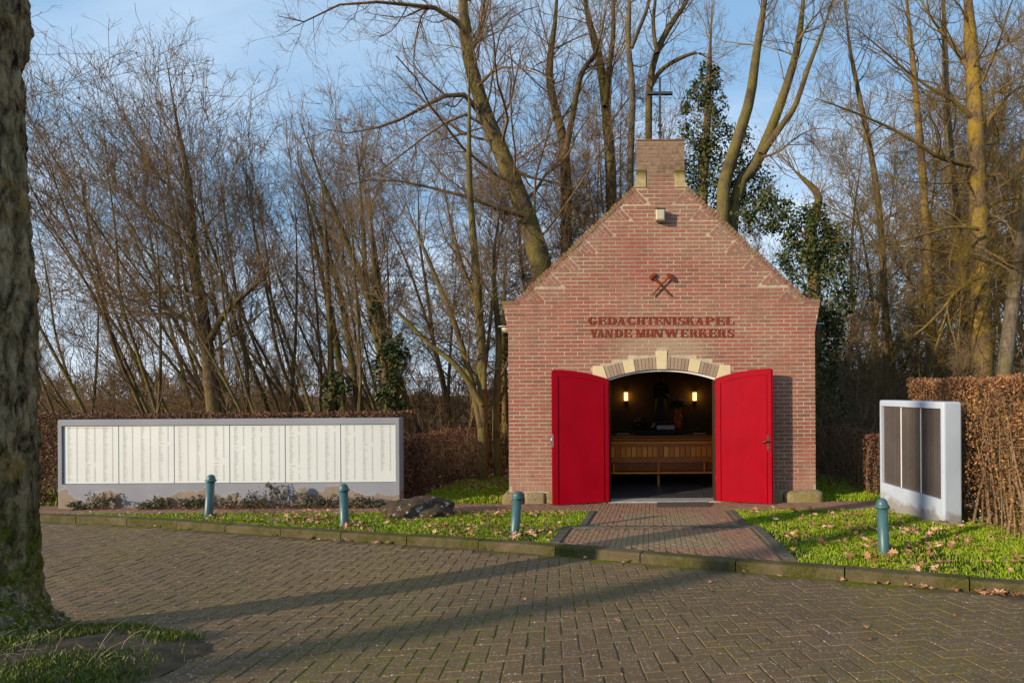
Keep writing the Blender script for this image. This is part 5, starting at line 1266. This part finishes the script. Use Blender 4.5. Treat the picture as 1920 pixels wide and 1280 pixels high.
for (px, y, k, sc), LL in zip(SL_, zone_labels(SL_, PANELS, 'slim twiggy tree leaning left')):
    thicket(k, lx(px,y), y, rt.uniform(-0.5,0.5), sc*rt.uniform(0.92,1.06), 'bark_green' if rt.random()<.6 else 'bark_brown', 'twig_red' if rt.random()<.65 else 'twig_brown', LL, GL)
GB = 'tall bare trees standing behind the chapel'; LB = 'tall bare tree in the row behind the chapel'
SB_ = [(960,18,5,1.0),(1010,20,3,1.1),(1090,19,4,1.05),(1120,22,3,1.15),(1265,20,5,0.95),(1330,20,3,0.85),(1430,23,4,0.8),(830,19,5,0.95),(740,20,3,0.95),(1160,17.5,3,0.9),(1060,24,5,1.2),(900,17,3,0.85),(860,22,4,1.05),(1210,24,4,1.15),(980,25,5,1.2),(640,22,5,0.9)]
for (px, y, k, sc), LB in zip(SB_, zone_labels(SB_, [(955,'far behind, left of the chapel'),(1195,'far behind the left gable slope'),(1290,'far behind the iron cross'),(2000,'far behind the right gable slope')], 'tall bare tree')):
    thicket(k, lx(px,y), y, rt.uniform(0,6.28), sc*rt.uniform(0.92,1.08), 'bark_brown', 'twig_red' if px < 1200 else 'twig_brown', LB, GB)
GR = 'bare woodland trees behind the right lawn'; LR = 'bare yellowish tree in the wood behind the right hedge'
SR_ = [(1590,19,5,0.8),(1630,22,3,0.95),(1690,18,5,0.95),(1720,24,3,1.2),(1780,20,5,1.05),(1830,23,4,1.2),(1870,18,3,1.1),(1920,20,5,1.15),(1960,17,5,1.1),(2010,22,3,1.2),(1650,27,4,1.3),(1760,28,4,1.35),(1880,28,3,1.4),(1540,25,5,0.9),(1700,14.6,5,0.75),(1950,26,4,1.4),(1570,15.5,2,0.55),(1640,16.5,0,0.6),(1700,17,2,0.6),(1770,16,0,0.62),(1830,17.5,2,0.65),(1890,16.2,0,0.6),(1600,21,5,0.7),(1560,28,4,0.9)]
for (px, y, k, sc), LR in zip(SR_, zone_labels(SR_, [(1645,'in the wood beside the right chapel corner'),(1775,'in the wood above the taupe memorial slab'),(1850,'in the wood around the large lichened tree'),(3000,'in the wood at the right edge')], 'bare yellowish tree')):
    thicket(k, lx(px,y), y, rt.uniform(0,6.28), sc*rt.uniform(0.92,1.08), 'bark_yellow' if rt.random()<.7 else 'bark_brown', 'twig_yellow' if rt.random()<.7 else 'twig_brown', LR, GR)
GS = 'bare bushes under the woodland trees'
SS_ = [(rt.uniform(60,960), rt.uniform(14.5,22), rt.choice((2,0)), rt.uniform(0.28,0.42)) for _ in range(34)] + [(rt.uniform(1560,1960), rt.uniform(13.5,22), rt.choice((2,5)), rt.uniform(0.24,0.42)) for _ in range(20)]
for (px, y, k, sc), LS_ in zip(SS_, zone_labels(SS_, [(330,'low down behind the first and second memorial panels'),(540,'low down behind the third and fourth memorial panels'),(742,'low down behind the last memorial panels'),(1200,'low down beside the left chapel wall'),(1660,'low down beside the right chapel corner'),(1780,'low down above the taupe memorial slab'),(3000,'low down above the tall right hedge')], 'bare bush')):
    o = thicket(k, lx(px,y), y, rt.uniform(0,6.28), sc, 'bark_brown', 'twig_red' if px < 1200 else 'twig_brown', LS_, GS, 'bare_bush'); o['category'] = 'bush'
# trees standing outside the frame on the left and behind: they throw the shadows across the road
bz = float(road_z(1.2)); rx_, ry_ = -11.0, -3.56
tree('roadside_tree', 'roadside tree left of the view, known by its long shadow on the road', (rx_,ry_,bz), [([(rx_,ry_,bz-.1),(rx_-.05,ry_-.05,bz+3),(rx_-.1,ry_-.1,bz+6),(rx_-.3,ry_-.3,bz+9),(rx_-.4,ry_-.6,bz+13)],[0.24,0.19,0.16,0.12,0.03])], 'bark_brown', 'twig_brown', seed=77, dens=3.0, l1=2.0, lo=0.68, per2=5, per3=4, per4=0)

# ---- ivy
def ivy_mass(blobs, n, seed, size=0.05):
    rs = np.random.RandomState(seed); cs = []
    vol = np.array([b[1][0]*b[1][2] for b in blobs]); vol = vol/vol.sum()
    for (c, r), f in zip(blobs, vol):
        m = int(n*f); 
        # clumpy shell: leaves gathered round random knots
        kn = rs.normal(size=(max(6,m//45),3)); kn = unit(kn)*rs.uniform(0.45,1.0,(len(kn),1))**0.5
        q = kn[rs.randint(0,len(kn),m)] + rs.normal(0,0.19,(m,3)); cs.append(np.array(c)+q*np.array(r))
    return leaf_quads(np.concatenate(cs), rs, size)
def ivy_tree(label, px, base_py, y, stem_px, widths, blob_px, n, seed):
    stems = [(PXL(stem_px, y), WR(widths, y))]; o = tree('ivy_covered_tree', label, base_of(stems), stems, 'bark_brown', 'twig_brown', seed=seed, dens=1.6, l1=1.2, lo=0.3, per2=5, per3=4, per4=2)
    b = np.array(o.location); bl_ = [(np.array(W(x, yy, y))-b, (rx/F_PX*y, 0.7*rx/F_PX*y, ry/F_PX*y)) for x, yy, rx, ry in blob_px]
    V, F = ivy_mass(bl_, n, seed); place('ivy', np_mesh('ivy', V, F, MAT['ivy']), o, 'stuff')
ivy_tree('ivy covered tree behind the right slope of the gable', 1320, 900, 16.4, [(1318,900),(1318,400),(1325,250),(1330,120),(1335,20)], [20,18,15,10,5],
   [(1335,330,56,70),(1322,240,38,55),(1340,180,26,40),(1300,300,40,70),(1370,270,40,40),(1385,345,60,50),(1310,190,30,40),(1400,400,60,50),(1330,140,20,28),(1292,215,14,28)], 9500, 201)
ivy_tree('dark ivy clad stump tree beside the right chapel shoulder', 1515, 900, 14.2, [(1530,900),(1528,560),(1520,430),(1535,370),(1500,330),(1480,310)], [24,24,22,14,8,4],
   [(1525,440,42,55),(1500,480,40,50),(1555,560,45,70),(1545,660,35,80),(1440,400,50,35),(1560,470,30,50),(1548,760,35,70)], 12000, 202)
ivy_tree('slim ivy wrapped tree behind the last memorial panel', 725, 860, 13.2, [(735,860),(728,760),(716,640),(700,480),(690,330)], [14,13,11,8,4], [(722,690,20,60),(735,745,26,40),(705,560,12,60),(745,660,20,35)], 2600, 203)
ivy_tree('ivy wrapped trunk behind the fourth memorial panel', 620, 860, 13.6, [(628,860),(622,740),(618,600),(610,430),(600,300)], [13,12,10,7,3], [(622,745,18,40),(640,720,22,22)], 1300, 204)
ivy_tree('narrow ivy wrapped tree at the left chapel corner', 945, 900, 14.5, [(948,900),(946,740),(944,600),(950,450)], [12,11,9,4], [(948,760,10,120),(945,640,9,60)], 1500, 205)

# ---- undergrowth: shrub layer of brown canes
def canes(n, fx, fy, hmin, hmax, seed, per=3, up=0.35, rmin=0.003, base=None):
    rs = np.random.RandomState(seed); x = fx(rs, n); y = fy(rs, n)
    z = np.array([far_z(a, b) if b > 11.4 else float(lawn_z(b)) for a, b in zip(x, y)]); P = np.empty((n,6,3)); P[:,0] = np.stack([x,y,z-0.05],1)
    d = unit(np.stack([rs.normal(-0.1,0.35,n), rs.normal(0,0.35,n), np.ones(n)],1)); h = rs.uniform(hmin,hmax,n)[:,None]
    for j in range(1,6): d = unit(d + rs.normal(0,0.16,(n,3)) + np.array([0,0,-0.05])); P[:,j] = P[:,j-1] + d*h/5
    r = rs.uniform(0.005,0.012,n)[:,None]*np.linspace(1,0.35,6)[None]
    c2, r2 = children(P, r, per, 0.1, 1, 45, 0.7*max(1,hmax/2.4), 5, rs, up*0.5, 0.22, 0.6, rmin, 0.45); c3, r3 = children(c2, r2, per, 0.1, 1, 45, 0.35*max(1,hmax/2.4), 4, rs, up*0.4, 0.25, 0.7, rmin*0.8, 0.5)
    return cat([tubes(P, r, 4), tubes(c2, r2, 3), tubes(c3, r3, 3)])
def undergrowth(mat, *a, **k):
    V, F = canes(*a, **k); o = place('undergrowth', np_mesh('undergrowth', V, F, MAT[mat], True), None, 'stuff')
    if k.get('rmin',0) >= 0.008:
        for dx, dy in ((1.1,1.6),(-1.6,2.6),(0.4,4.2)):
            c = o.copy(); C.objects.link(c); c.location = (dx, dy, 0.03)
undergrowth('twig_red', 360, lambda r, n: r.uniform(-16,-3.4,n), lambda r, n: r.uniform(11.8,17,n), 0.7, 2.1, 301, rmin=0.005)
undergrowth('twig_red', 300, lambda r, n: r.uniform(-24,-3,n), lambda r, n: r.uniform(15.5,24,n), 1.2, 3.2, 302, rmin=0.008)
undergrowth('twig_brown', 420, lambda r, n: r.uniform(3.0,9.5,n), lambda r, n: r.uniform(11.2,16,n), 0.8, 2.6, 303, rmin=0.005)
undergrowth('twig_red', 300, lambda r, n: r.uniform(3.4,20,n), lambda r, n: r.uniform(16,26,n), 1.2, 3.8, 304, rmin=0.008)
# far wood that closes the view
def far_mass(seed, n, x0, x1, y0, y1, h0, h1, mat):
    V, F = canes(n, lambda r, m: r.uniform(x0,x1,m), lambda r, m: r.uniform(y0,y1,m), h0, h1, seed, per=4, rmin=0.026)
    o = place('far_wood', np_mesh('far_wood', V, F, MAT[mat], True), None, 'stuff')
    for dx, dy in ((1.9,-4.5),(-2.3,-2.4)):
        c = o.copy(); C.objects.link(c); c.location = (dx, dy, -0.02)
far_mass(311, 220, -44, 2, 27, 40, 2.4, 4.6, 'twig_red'); far_mass(312, 200, 4, 40, 27, 42, 3.0, 7.0, 'twig_brown')

# ---- clipped hedges
def hedge(label, x0, x1, y0, y1, z1, n, mat, seed, stems=40, taper=0.0, thin=0.0, size=0.035):
    rs = np.random.RandomState(seed); zb = float(lawn_z((y0+y1)/2)) if y0 < 11.4 else far_z((x0+x1)/2,(y0+y1)/2); c = np.array([(x0+x1)/2,(y0+y1)/2,zb])
    o = thing('beech_hedge', label, 'hedge', c, None)
    # leaves mostly near the faces
    u = rs.uniform(-1,1,(n,3)); f = rs.randint(0,3,n); pick = rs.uniform(0,1,n) < 0.75; s = np.sign(rs.normal(size=n)); dep = 1-np.abs(rs.normal(0,0.06,n))
    for ax in range(3): k = (f==ax)&pick; u[k,ax] = (s*dep)[k]
    z = (u[:,2]+1)/2; keep = rs.uniform(0,1,n) < (1-thin*(1-z)**1.5); u = u[keep]; h = z1-zb
    q = np.stack([u[:,0]*(x1-x0)/2, u[:,1]*(y1-y0)/2, (u[:,2]+1)/2*h], 1)
    bump = np.array([mnoise.noise(Vector((a*1.7+seed, b*1.7, d*1.7))) for a, b, d in q]); q[:,:2] *= (1+0.10*bump[:,None]); q[:,2] *= 1+0.03*bump; q += rs.normal(0,0.012,q.shape)
    V, F = leaf_quads(q, rs, size); place('leaves', np_mesh('leaves', V, F, MAT[mat]), o, 'stuff')
    P = np.empty((stems,6,3)); P[:,0] = np.stack([rs.uniform(-1,1,stems)*(x1-x0)/2.1, rs.uniform(-1,1,stems)*(y1-y0)/2.1, np.full(stems,-0.05)],1); d = np.array([[0,0,1.0]])
    for j in range(1,6): d = unit(d+rs.normal(0,0.08,(stems,3))); P[:,j] = P[:,j-1]+d*h/5.4; P[:,j,0] = np.clip(P[:,j,0],-(x1-x0)/2.2,(x1-x0)/2.2); P[:,j,1] = np.clip(P[:,j,1],-(y1-y0)/2.1,(y1-y0)/2.1)
    r = rs.uniform(0.010,0.022,stems)[:,None]*np.linspace(1,0.35,6)[None]
    c2, r2 = children(P, r, 9, 0.1, 1, 45, 0.4, 5, rs, 0.2, 0.2, 0.5, 0.003, 0.4); c2[:,:,0] = np.clip(c2[:,:,0],-(x1-x0)/2,(x1-x0)/2); V, F = cat([tubes(P, r, 6), tubes(c2, r2, 3)]); place('stems', np_mesh('stems', V, F, MAT['twig_brown'], True), o, 'stuff')
    return o
hl = W(740, 771, 10.2)
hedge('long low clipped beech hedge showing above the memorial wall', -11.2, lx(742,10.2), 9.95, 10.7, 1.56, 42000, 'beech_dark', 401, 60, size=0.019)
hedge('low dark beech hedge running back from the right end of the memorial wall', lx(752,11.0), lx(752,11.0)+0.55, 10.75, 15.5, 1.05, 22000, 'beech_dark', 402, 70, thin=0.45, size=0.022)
hedge('tall bright copper beech hedge behind the taupe memorial slab', 4.12, 5.1, 6.2, 9.15, 2.04, 66000, 'beech', 403, 90, thin=0.92, size=0.0175)
hedge('tall copper beech hedge corner at the right edge of the lawn', 5.12, 7.2, 6.0, 6.9, 2.04, 26000, 'beech', 404, 30, thin=0.5, size=0.02)
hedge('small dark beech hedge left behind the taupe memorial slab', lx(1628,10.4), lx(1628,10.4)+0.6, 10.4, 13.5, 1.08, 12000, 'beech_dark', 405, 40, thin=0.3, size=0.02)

# ---- grass
def in_lawn(x, y):
    k = y > kerb_y(x) + 0.13
    path_ = (y > PATH_Y0-0.0) & (y < PATH_Y1+0.12)
    fore = ((x > UP[0]-0.01) & (x < UP[1]+0.01) & (y > 7.38)) | ((x > LO[0]-0.07) & (x < LO[1]+0.08) & (y <= 7.51)) | ((x > -1.15)&(x < 1.38)&(y>7.37)&(y<7.52))
    tip = x < lx(150, 8.95)
    return k & ~path_ & ~fore & ~(tip & (y < PATH_Y0+0.2))
def blades(name, n, x0, x1, y0, y1, test, zf, mat, seed, h=(0.02,0.06), w=0.003, parent=None):
    rs = np.random.RandomState(seed); x = rs.uniform(x0,x1,n); y = rs.uniform(y0,y1,n); k = test(x,y); x, y = x[k], y[k]
    if name == 'grass':
        pn = np.array([mnoise.fractal(Vector((a*1.6,b*1.6,seed*0.37)), 1.0, 2.0, 3) for a, b in zip(x,y)]); k = rs.uniform(0,1,len(x)) < np.clip(0.85+1.1*pn, 0.22, 1); x, y = x[k], y[k]
    n = len(x)
    # tufts: blades lean and thicken in clumps
    cl = np.array([mnoise.noise(Vector((a*3.0,b*3.0,seed))) for a, b in zip(x,y)])
    H = rs.uniform(h[0],h[1],n)*(1+0.5*cl); a = rs.uniform(0,2*np.pi,n); ln = rs.normal(0,0.45,n)*H; b = rs.uniform(0,2*np.pi,n); ww = w*rs.uniform(0.7,1.5,n)
    z = zf(x,y)-0.01; dx, dy = np.cos(a)*ww, np.sin(a)*ww; lx_, ly_ = np.cos(b)*ln, np.sin(b)*ln
    V = np.stack([np.stack([x-dx,y-dy,z],1), np.stack([x+dx,y+dy,z],1), np.stack([x+lx_+dx*.25,y+ly_+dy*.25,z+H],1), np.stack([x+lx_*.4-dx*.8,y+ly_*.4-dy*.8,z+H*.6],1)],1).reshape(-1,3)
    F = np.arange(4*n).reshape(n,4); me = np_mesh(name, V, F, mat); return place(name, me, parent, 'stuff')
zl = lambda x, y: lawn_z(y)
blades('grass', 120000, -9.2, -0.9, 6.0, 9.0, in_lawn, zl, MAT['grass'], 501, (0.012,0.048))
blades('grass', 110000, 1.2, 5.4, 4.3, 9.1, in_lawn, zl, MAT['grass'], 502, (0.012,0.05))
blades('grass', 26000, -5.0, AX-HW-0.08, 9.95, 12.8, lambda x, y: x > lx(760,11)+0.5+(y-10)*0.0, lambda x, y: np.array([float(lawn_z(b)) if b < 11.4 else far_z(a,b) for a, b in zip(x,y)]), MAT['grass'], 503, (0.03,0.08), 0.006)
blades('grass', 22000, AX+HW+0.1, 5.4, 9.95, 13.0, lambda x, y: x > 0, lambda x, y: np.array([float(lawn_z(b)) if b < 11.4 else far_z(a,b) for a, b in zip(x,y)]), MAT['grass'], 504, (0.03,0.08), 0.006)
blades('grass', 9000, -12, -8.3, 9.9, 12, lambda x, y: x < 0, zl, MAT['grass'], 505, (0.03,0.09), 0.006)

# ---- the near tree at the left edge, on its grassy mound
TX, TY = lx(-22, 3.55), 3.55
gz0 = float(road_z(TY)) + 0.05
nt = thing('foreground_tree', 'thick mossy lichened tree trunk at the left edge of the view', 'tree', (TX, TY, gz0))
def trunk_mesh():
    nth, nz = 120, 360; z0, z1 = -0.12, 9.0; V = []
    prof_z = [-0.12, 0.0, 0.10, 0.22, 0.40, 0.64, 1.30, 1.95, 2.94, 3.30, 3.50, 3.66, 3.80, 3.95, 4.2, 5.0, 6.0, 9.0]
    prof_r = [0.58, 0.49, 0.40, 0.355, 0.335, 0.322, 0.30, 0.280, 0.230, 0.210, 0.198, 0.225, 0.252, 0.232, 0.215, 0.20, 0.16, 0.13]
    for i in range(nz):
        t = i/(nz-1); z = z0+4.5*t/0.93 if t < 0.93 else 4.38+(z1-4.38)*(t-0.93)/0.07; r0 = float(np.interp(z, prof_z, prof_r))
        for k in range(nth):
            a = 2*math.pi*k/nth; c, s = math.cos(a), math.sin(a)
            root = 0.10*max(0,1-z/0.5)**2*math.cos(5*a+0.6) if z < 0.5 else 0
            f = mnoise.fractal(Vector((c*3.2*r0*3, s*3.2*r0*3, z*1.1)), 1.0, 2.1, 4)
            g = mnoise.turbulence(Vector((c*r0*26, s*r0*26, z*8.0)), 3, False)
            w = mnoise.noise(Vector((c*1.2, s*1.2, z*0.9)))
            r = (r0*(1+0.045*w) + root)*(0.67 if z > 1.6 else 0.55+0.12*max(0,z)/1.6) + 0.010*f + 0.026*(g-0.6)*-1
            dx = 0.0
            V.append((r*c, r*s, z))
    F = [(i*nth+k, i*nth+(k+1)%nth, (i+1)*nth+(k+1)%nth, (i+1)*nth+k) for i in range(nz-1) for k in range(nth)]
    return np.array(V), np.array(F)
V, F = trunk_mesh(); place('trunk', np_mesh('trunk', V, F, MAT['oldbark'], True), nt)
# bough scar near the top of the frame
m = MB(); m.lathe([(0.085,-0.03),(0.095,0.0),(0.10,0.02),(0.06,0.045),(0.05,0.02),(0.02,0.0)], seg=18, mat=Matrix.Translation((0.085,-0.15,3.78)) @ Matrix.Rotation(R_(75),4,'X') @ Matrix.Rotation(R_(35),4,'Y') @ Matrix.Scale(1.35,4,(0,1,0))); m.build('branch_scar', MAT['oldbark'], nt)
st_ = [([(0,0,8.8),(0.05,0.1,10.0),(0.1,0,11.5),(0.0,0.2,13.5)],[0.17,0.14,0.10,0.03]), ([(0,0,8.8),(-0.7,-0.3,10.2),(-1.6,-0.5,12.0)],[0.12,0.09,0.03]), ([(0,0,8.9),(-0.3,-0.9,10.4),(-0.5,-1.8,12.2)],[0.12,0.09,0.03])]
tr, cr, tips = grow(st_, seed=61, dens=2.2, l1=2.0, lo=0.2, per2=5, per3=4, per4=2)
place('upper_boughs', np_mesh('upper_boughs', tr[0], tr[1], MAT['bark_brown'], True), nt); place('crown', np_mesh('crown', cr[0], cr[1], MAT['twig_brown'], True), nt)
# tree pit mound: earth with rough grass
def mound_z(x, y):
    d = np.hypot((x-TX-0.10)/1.48, (y-TY+0.38)/0.80); return np.where(d < 1, 0.085*(1-d**2)**1.0, -0.05)
nn = 60; gx = np.linspace(TX-1.5, TX+1.5, nn); gy = np.linspace(TY-1.4, TY+0.8, nn); V = []; 
for b in gy:
    for a in gx: V.append((a, b, float(road_z(b)) - 0.004 + float(mound_z(a,b)) + (0.016*mnoise.noise(Vector((a*6,b*6,1))) if mound_z(a,b) > 0 else 0)))
F = [(j*nn+i, j*nn+i+1, (j+1)*nn+i+1, (j+1)*nn+i) for j in range(nn-1) for i in range(nn-1)]
place('tree_pit_earth', np_mesh('tree_pit_earth', np.array(V), np.array(F), MAT['dirt'], True), None, 'structure')
blades('rough_grass', 34000, TX-0.2, TX+1.55, TY-1.15, TY+0.45, lambda x, y: (mound_z(x,y) > 0.004) & (np.random.RandomState(3).uniform(0,1,len(x)) < np.clip((np.array([mnoise.noise(Vector((a*2.2,b*2.2,9))) for a,b in zip(x,y)])+0.38)*1.7 - 0.75*np.clip((x-TX-0.75),0,1) + 0.5*np.clip(y-TY+0.3,0,1),0.03,1)), lambda x, y: road_z(y)+mound_z(x,y), MAT['grass_rough'], 506, (0.012,0.045), 0.0024)
rs = np.random.RandomState(8); n = 40; P = np.empty((n,6,3)); bx_ = rs.uniform(TX+0.15,TX+1.1,n); by_ = rs.uniform(TY-0.95,TY-0.1,n); P[:,0] = np.stack([bx_,by_,road_z(by_)+mound_z(bx_,by_)],1); d = unit(np.stack([rs.normal(0.4,0.6,n),rs.normal(0,0.5,n),rs.uniform(0.3,1.2,n)],1))
for j in range(1,6): d = unit(d+np.array([0,0,-0.22])+rs.normal(0,0.12,(n,3))); P[:,j] = P[:,j-1]+d*rs.uniform(0.03,0.055,n)[:,None]
V, F = tubes(P, np.full((n,6),0.0016)*np.linspace(1,0.4,6), 3); t = NT('dry_straw',0.8); t.col(t.ramp(t.rand(),[(0,(0.22,0.16,0.08)),(1,(0.42,0.33,0.19))])); place('dry_grass_stalks', np_mesh('dry_grass_stalks', V, F, t.m), None, 'stuff')

# ---- low shrubs along the foot of the memorial wall
sh = [(150,940,0.30,0.16,0),(190,938,0.28,0.28,1),(275,940,0.24,0.14,0),(300,938,0.26,0.20,1),(350,938,0.26,0.17,0),(368,937,0.24,0.24,1),(440,936,0.28,0.24,0),(485,936,0.28,0.22,1),(515,934,0.22,0.42,0),(575,936,0.26,0.22,1),(610,936,0.28,0.24,0),(655,936,0.24,0.20,1),(685,936,0.24,0.18,0),(715,938,0.18,0.10,1)]
SHL = zone_labels(sh, PANELS, 'low grey green shrub at the wall foot'.replace(' at the wall foot','')); SHL = [l.replace('behind the','under the') for l in SHL]
for i, (px, py, w_, h_, kd) in enumerate(sh):
    y = WY-0.14; x = lx(px, y); zb = float(lawn_z(y)); rs = np.random.RandomState(600+i)
    tall = h_ > 0.4
    o = thing('low_shrub', 'tall upright sprig of the low shrubs under the fifth memorial panel' if tall else SHL[i], 'shrub', (x, y, zb), 'low shrubs along the memorial wall')
    n = 16; P = np.empty((n,5,3)); P[:,0] = np.stack([rs.normal(0,w_*0.25,n), rs.normal(0,0.035,n), np.zeros(n)],1); d = unit(np.stack([rs.normal(0,0.55,n), rs.normal(-0.1,0.25,n), np.ones(n)],1))
    for j in range(1,5): d = unit(d+rs.normal(0,0.2,(n,3))); P[:,j] = P[:,j-1]+d*h_/4*rs.uniform(0.5,1.25,n)[:,None]
    P[:,:,1] = np.clip(P[:,:,1], -0.25, 0.11); r = np.full((n,5),0.004)*np.linspace(1,0.4,5); c2, r2 = children(P, r, 5, 0.1, 1, 45, h_*0.4, 4, rs, 0.2, 0.2, 0.7, 0.002, 0.5); c2[:,:,1] = np.clip(c2[:,:,1], -0.3, 0.12)
    V, F = cat([tubes(P, r, 4), tubes(c2, r2, 3)]); place('stems', np_mesh('stems', V, F, MAT['twig_brown']), o, 'stuff')
    k = rs.randint(0,len(c2),420); cc = c2[k, rs.randint(1,4,420)] + rs.normal(0,0.012,(420,3)); V, F = leaf_quads(cc, rs, 0.018); place('leaves', np_mesh('leaves', V, F, MAT['shrubleaf']), o, 'stuff')

# ---- fallen leaves
def leaf_shape(seed):
    rr = random.Random(seed); m = MB(); n = 14; vs = [(0,0,0.006)]; c1 = rr.uniform(-1,1); c2 = rr.uniform(-1,1)
    for i in range(n):
        a = 2*math.pi*i/n; r = (1.0 if i % 2 == 0 else 0.55)*rr.uniform(0.75,1.1)*(1.15 if abs(a-math.pi/2) < 0.6 else 0.9); x, y = r*math.cos(a), r*math.sin(a)
        vs.append((x*0.05, y*0.055, 0.012 + 0.022*(c1*x*x + c2*x*y + rr.uniform(0,0.5)*y*y) + rr.uniform(0,0.014)))
    m.add(vs, [[0,i+1,(i+1)%n+1] for i in range(n)]); return m
LS = [leaf_shape(i) for i in range(6)]; LM = [m.mesh('fallen_leaf', MAT['oakleaf']) for m in LS]
rl = random.Random(21); litter = MB()
def drop(x, y, z, sc, obj, label=None, group=None, tilt=0.35):
    M = Matrix.Translation((x,y,z)) @ Matrix.Rotation(rl.uniform(0,6.28),4,'Z') @ Matrix.Rotation(rl.gauss(0,tilt),4,'X') @ Matrix.Rotation(rl.gauss(0,tilt),4,'Y') @ Matrix.Scale(sc,4); k = rl.randrange(6)
    if obj:
        o = place('fallen_leaf', LM[k]); o.matrix_world = M; tag(o, label, 'leaf', group)
    else: litter.add([M @ Vector(v) for v in LS[k].v], LS[k].f)
nobj = 0
for (a0, a1, b0, b1, n, no, lab, grp, dens) in ((-6.8,-1.1,6.2,8.85,420,90,'curled tan leaf lying in the lawn strip left of the forecourt','fallen leaves in the left lawn',0.5), (1.4,4.6,4.6,8.9,380,120,'curled tan leaf lying in the lawn right of the forecourt','fallen leaves in the right lawn',0.5)):
    pts = []
    while len(pts) < n:
        x, y = rl.uniform(a0,a1), rl.uniform(b0,b1)
        if not bool(in_lawn(np.array([x]), np.array([y]))[0]): continue
        if mnoise.noise(Vector((x*1.1,y*1.1,5))) + rl.uniform(-0.5,0.5) < -0.05: continue
        pts.append((x,y))
    pts.sort(key=lambda p: p[1])
    for i, (x, y) in enumerate(pts): drop(x, y, float(lawn_z(y))+0.035, rl.uniform(0.55,1.05), i < no, lab, grp)
# gutter along the kerb
for i in range(70):
    x = rl.triangular(1.9,3.6,2.9) if i < 46 else rl.uniform(-8,2.0); y = float(kerb_y(x)) - abs(rl.gauss(0.03,0.035)) - 0.02
    drop(x, y, float(road_z(y))+0.006, rl.uniform(0.45,0.95), True, 'tan leaf lying in the gutter against the kerb', 'fallen leaves in the gutter', 0.3)
for i in range(14):
    x, y = rl.uniform(-1.5,3.0), rl.uniform(3.2,5.2); drop(x, y, float(road_z(y))+0.002, rl.uniform(0.3,0.6), y < float(kerb_y(x))-0.2, 'small tan leaf lying on the road pavers', 'fallen leaves on the road', 0.1)
# drifts along the memorial wall and on the woodland floor
for i in range(420):
    x = rl.uniform(lx(250,9.4), lx(720,9.4)); y = WY - abs(rl.gauss(0.05,0.06)) - 0.02; drop(x, y, float(lawn_z(y))+0.01+rl.uniform(0,0.03), rl.uniform(0.4,0.7), False)
for i in range(2600):
    x = rl.uniform(-9,-3) if rl.random() < .5 else rl.uniform(3.2,8.5); y = rl.uniform(11.2,15); drop(x, y, far_z(x,y)+0.02, rl.uniform(0.7,1.2), False)
for i in range(160):
    x = rl.uniform(-5,5); y = rl.uniform(9.9,11.4)
    if abs(x-AX) < HW+0.1: continue
    drop(x, y, float(lawn_z(y))+0.03, rl.uniform(0.5,0.9), False)
litter.build('leaf_litter', MAT['oakleaf'], None, 'stuff')
# daisies
m = MB(); m.lathe([(0.003,0.0),(0.012,0.004),(0.011,0.007),(0.002,0.008)], seg=8); m.lathe([(0.0012,-0.05),(0.0012,0.0)], seg=4); dme = m.mesh('daisy', MAT['petal'])
for px, py in [(1640,980),(1688,998),(1750,987),(1806,985),(1838,978),(1862,975),(1830,980),(170,965),(240,966),(225,972),(330,972),(300,968),(540,975),(1260+455,992)]:
    g = ground_pt(px, py); o = place('daisy', dme); o.location = (g.x, g.y, g.z+0.055); tag(o, 'small white daisy in the short lawn grass', 'daisy', 'daisies in the lawns')
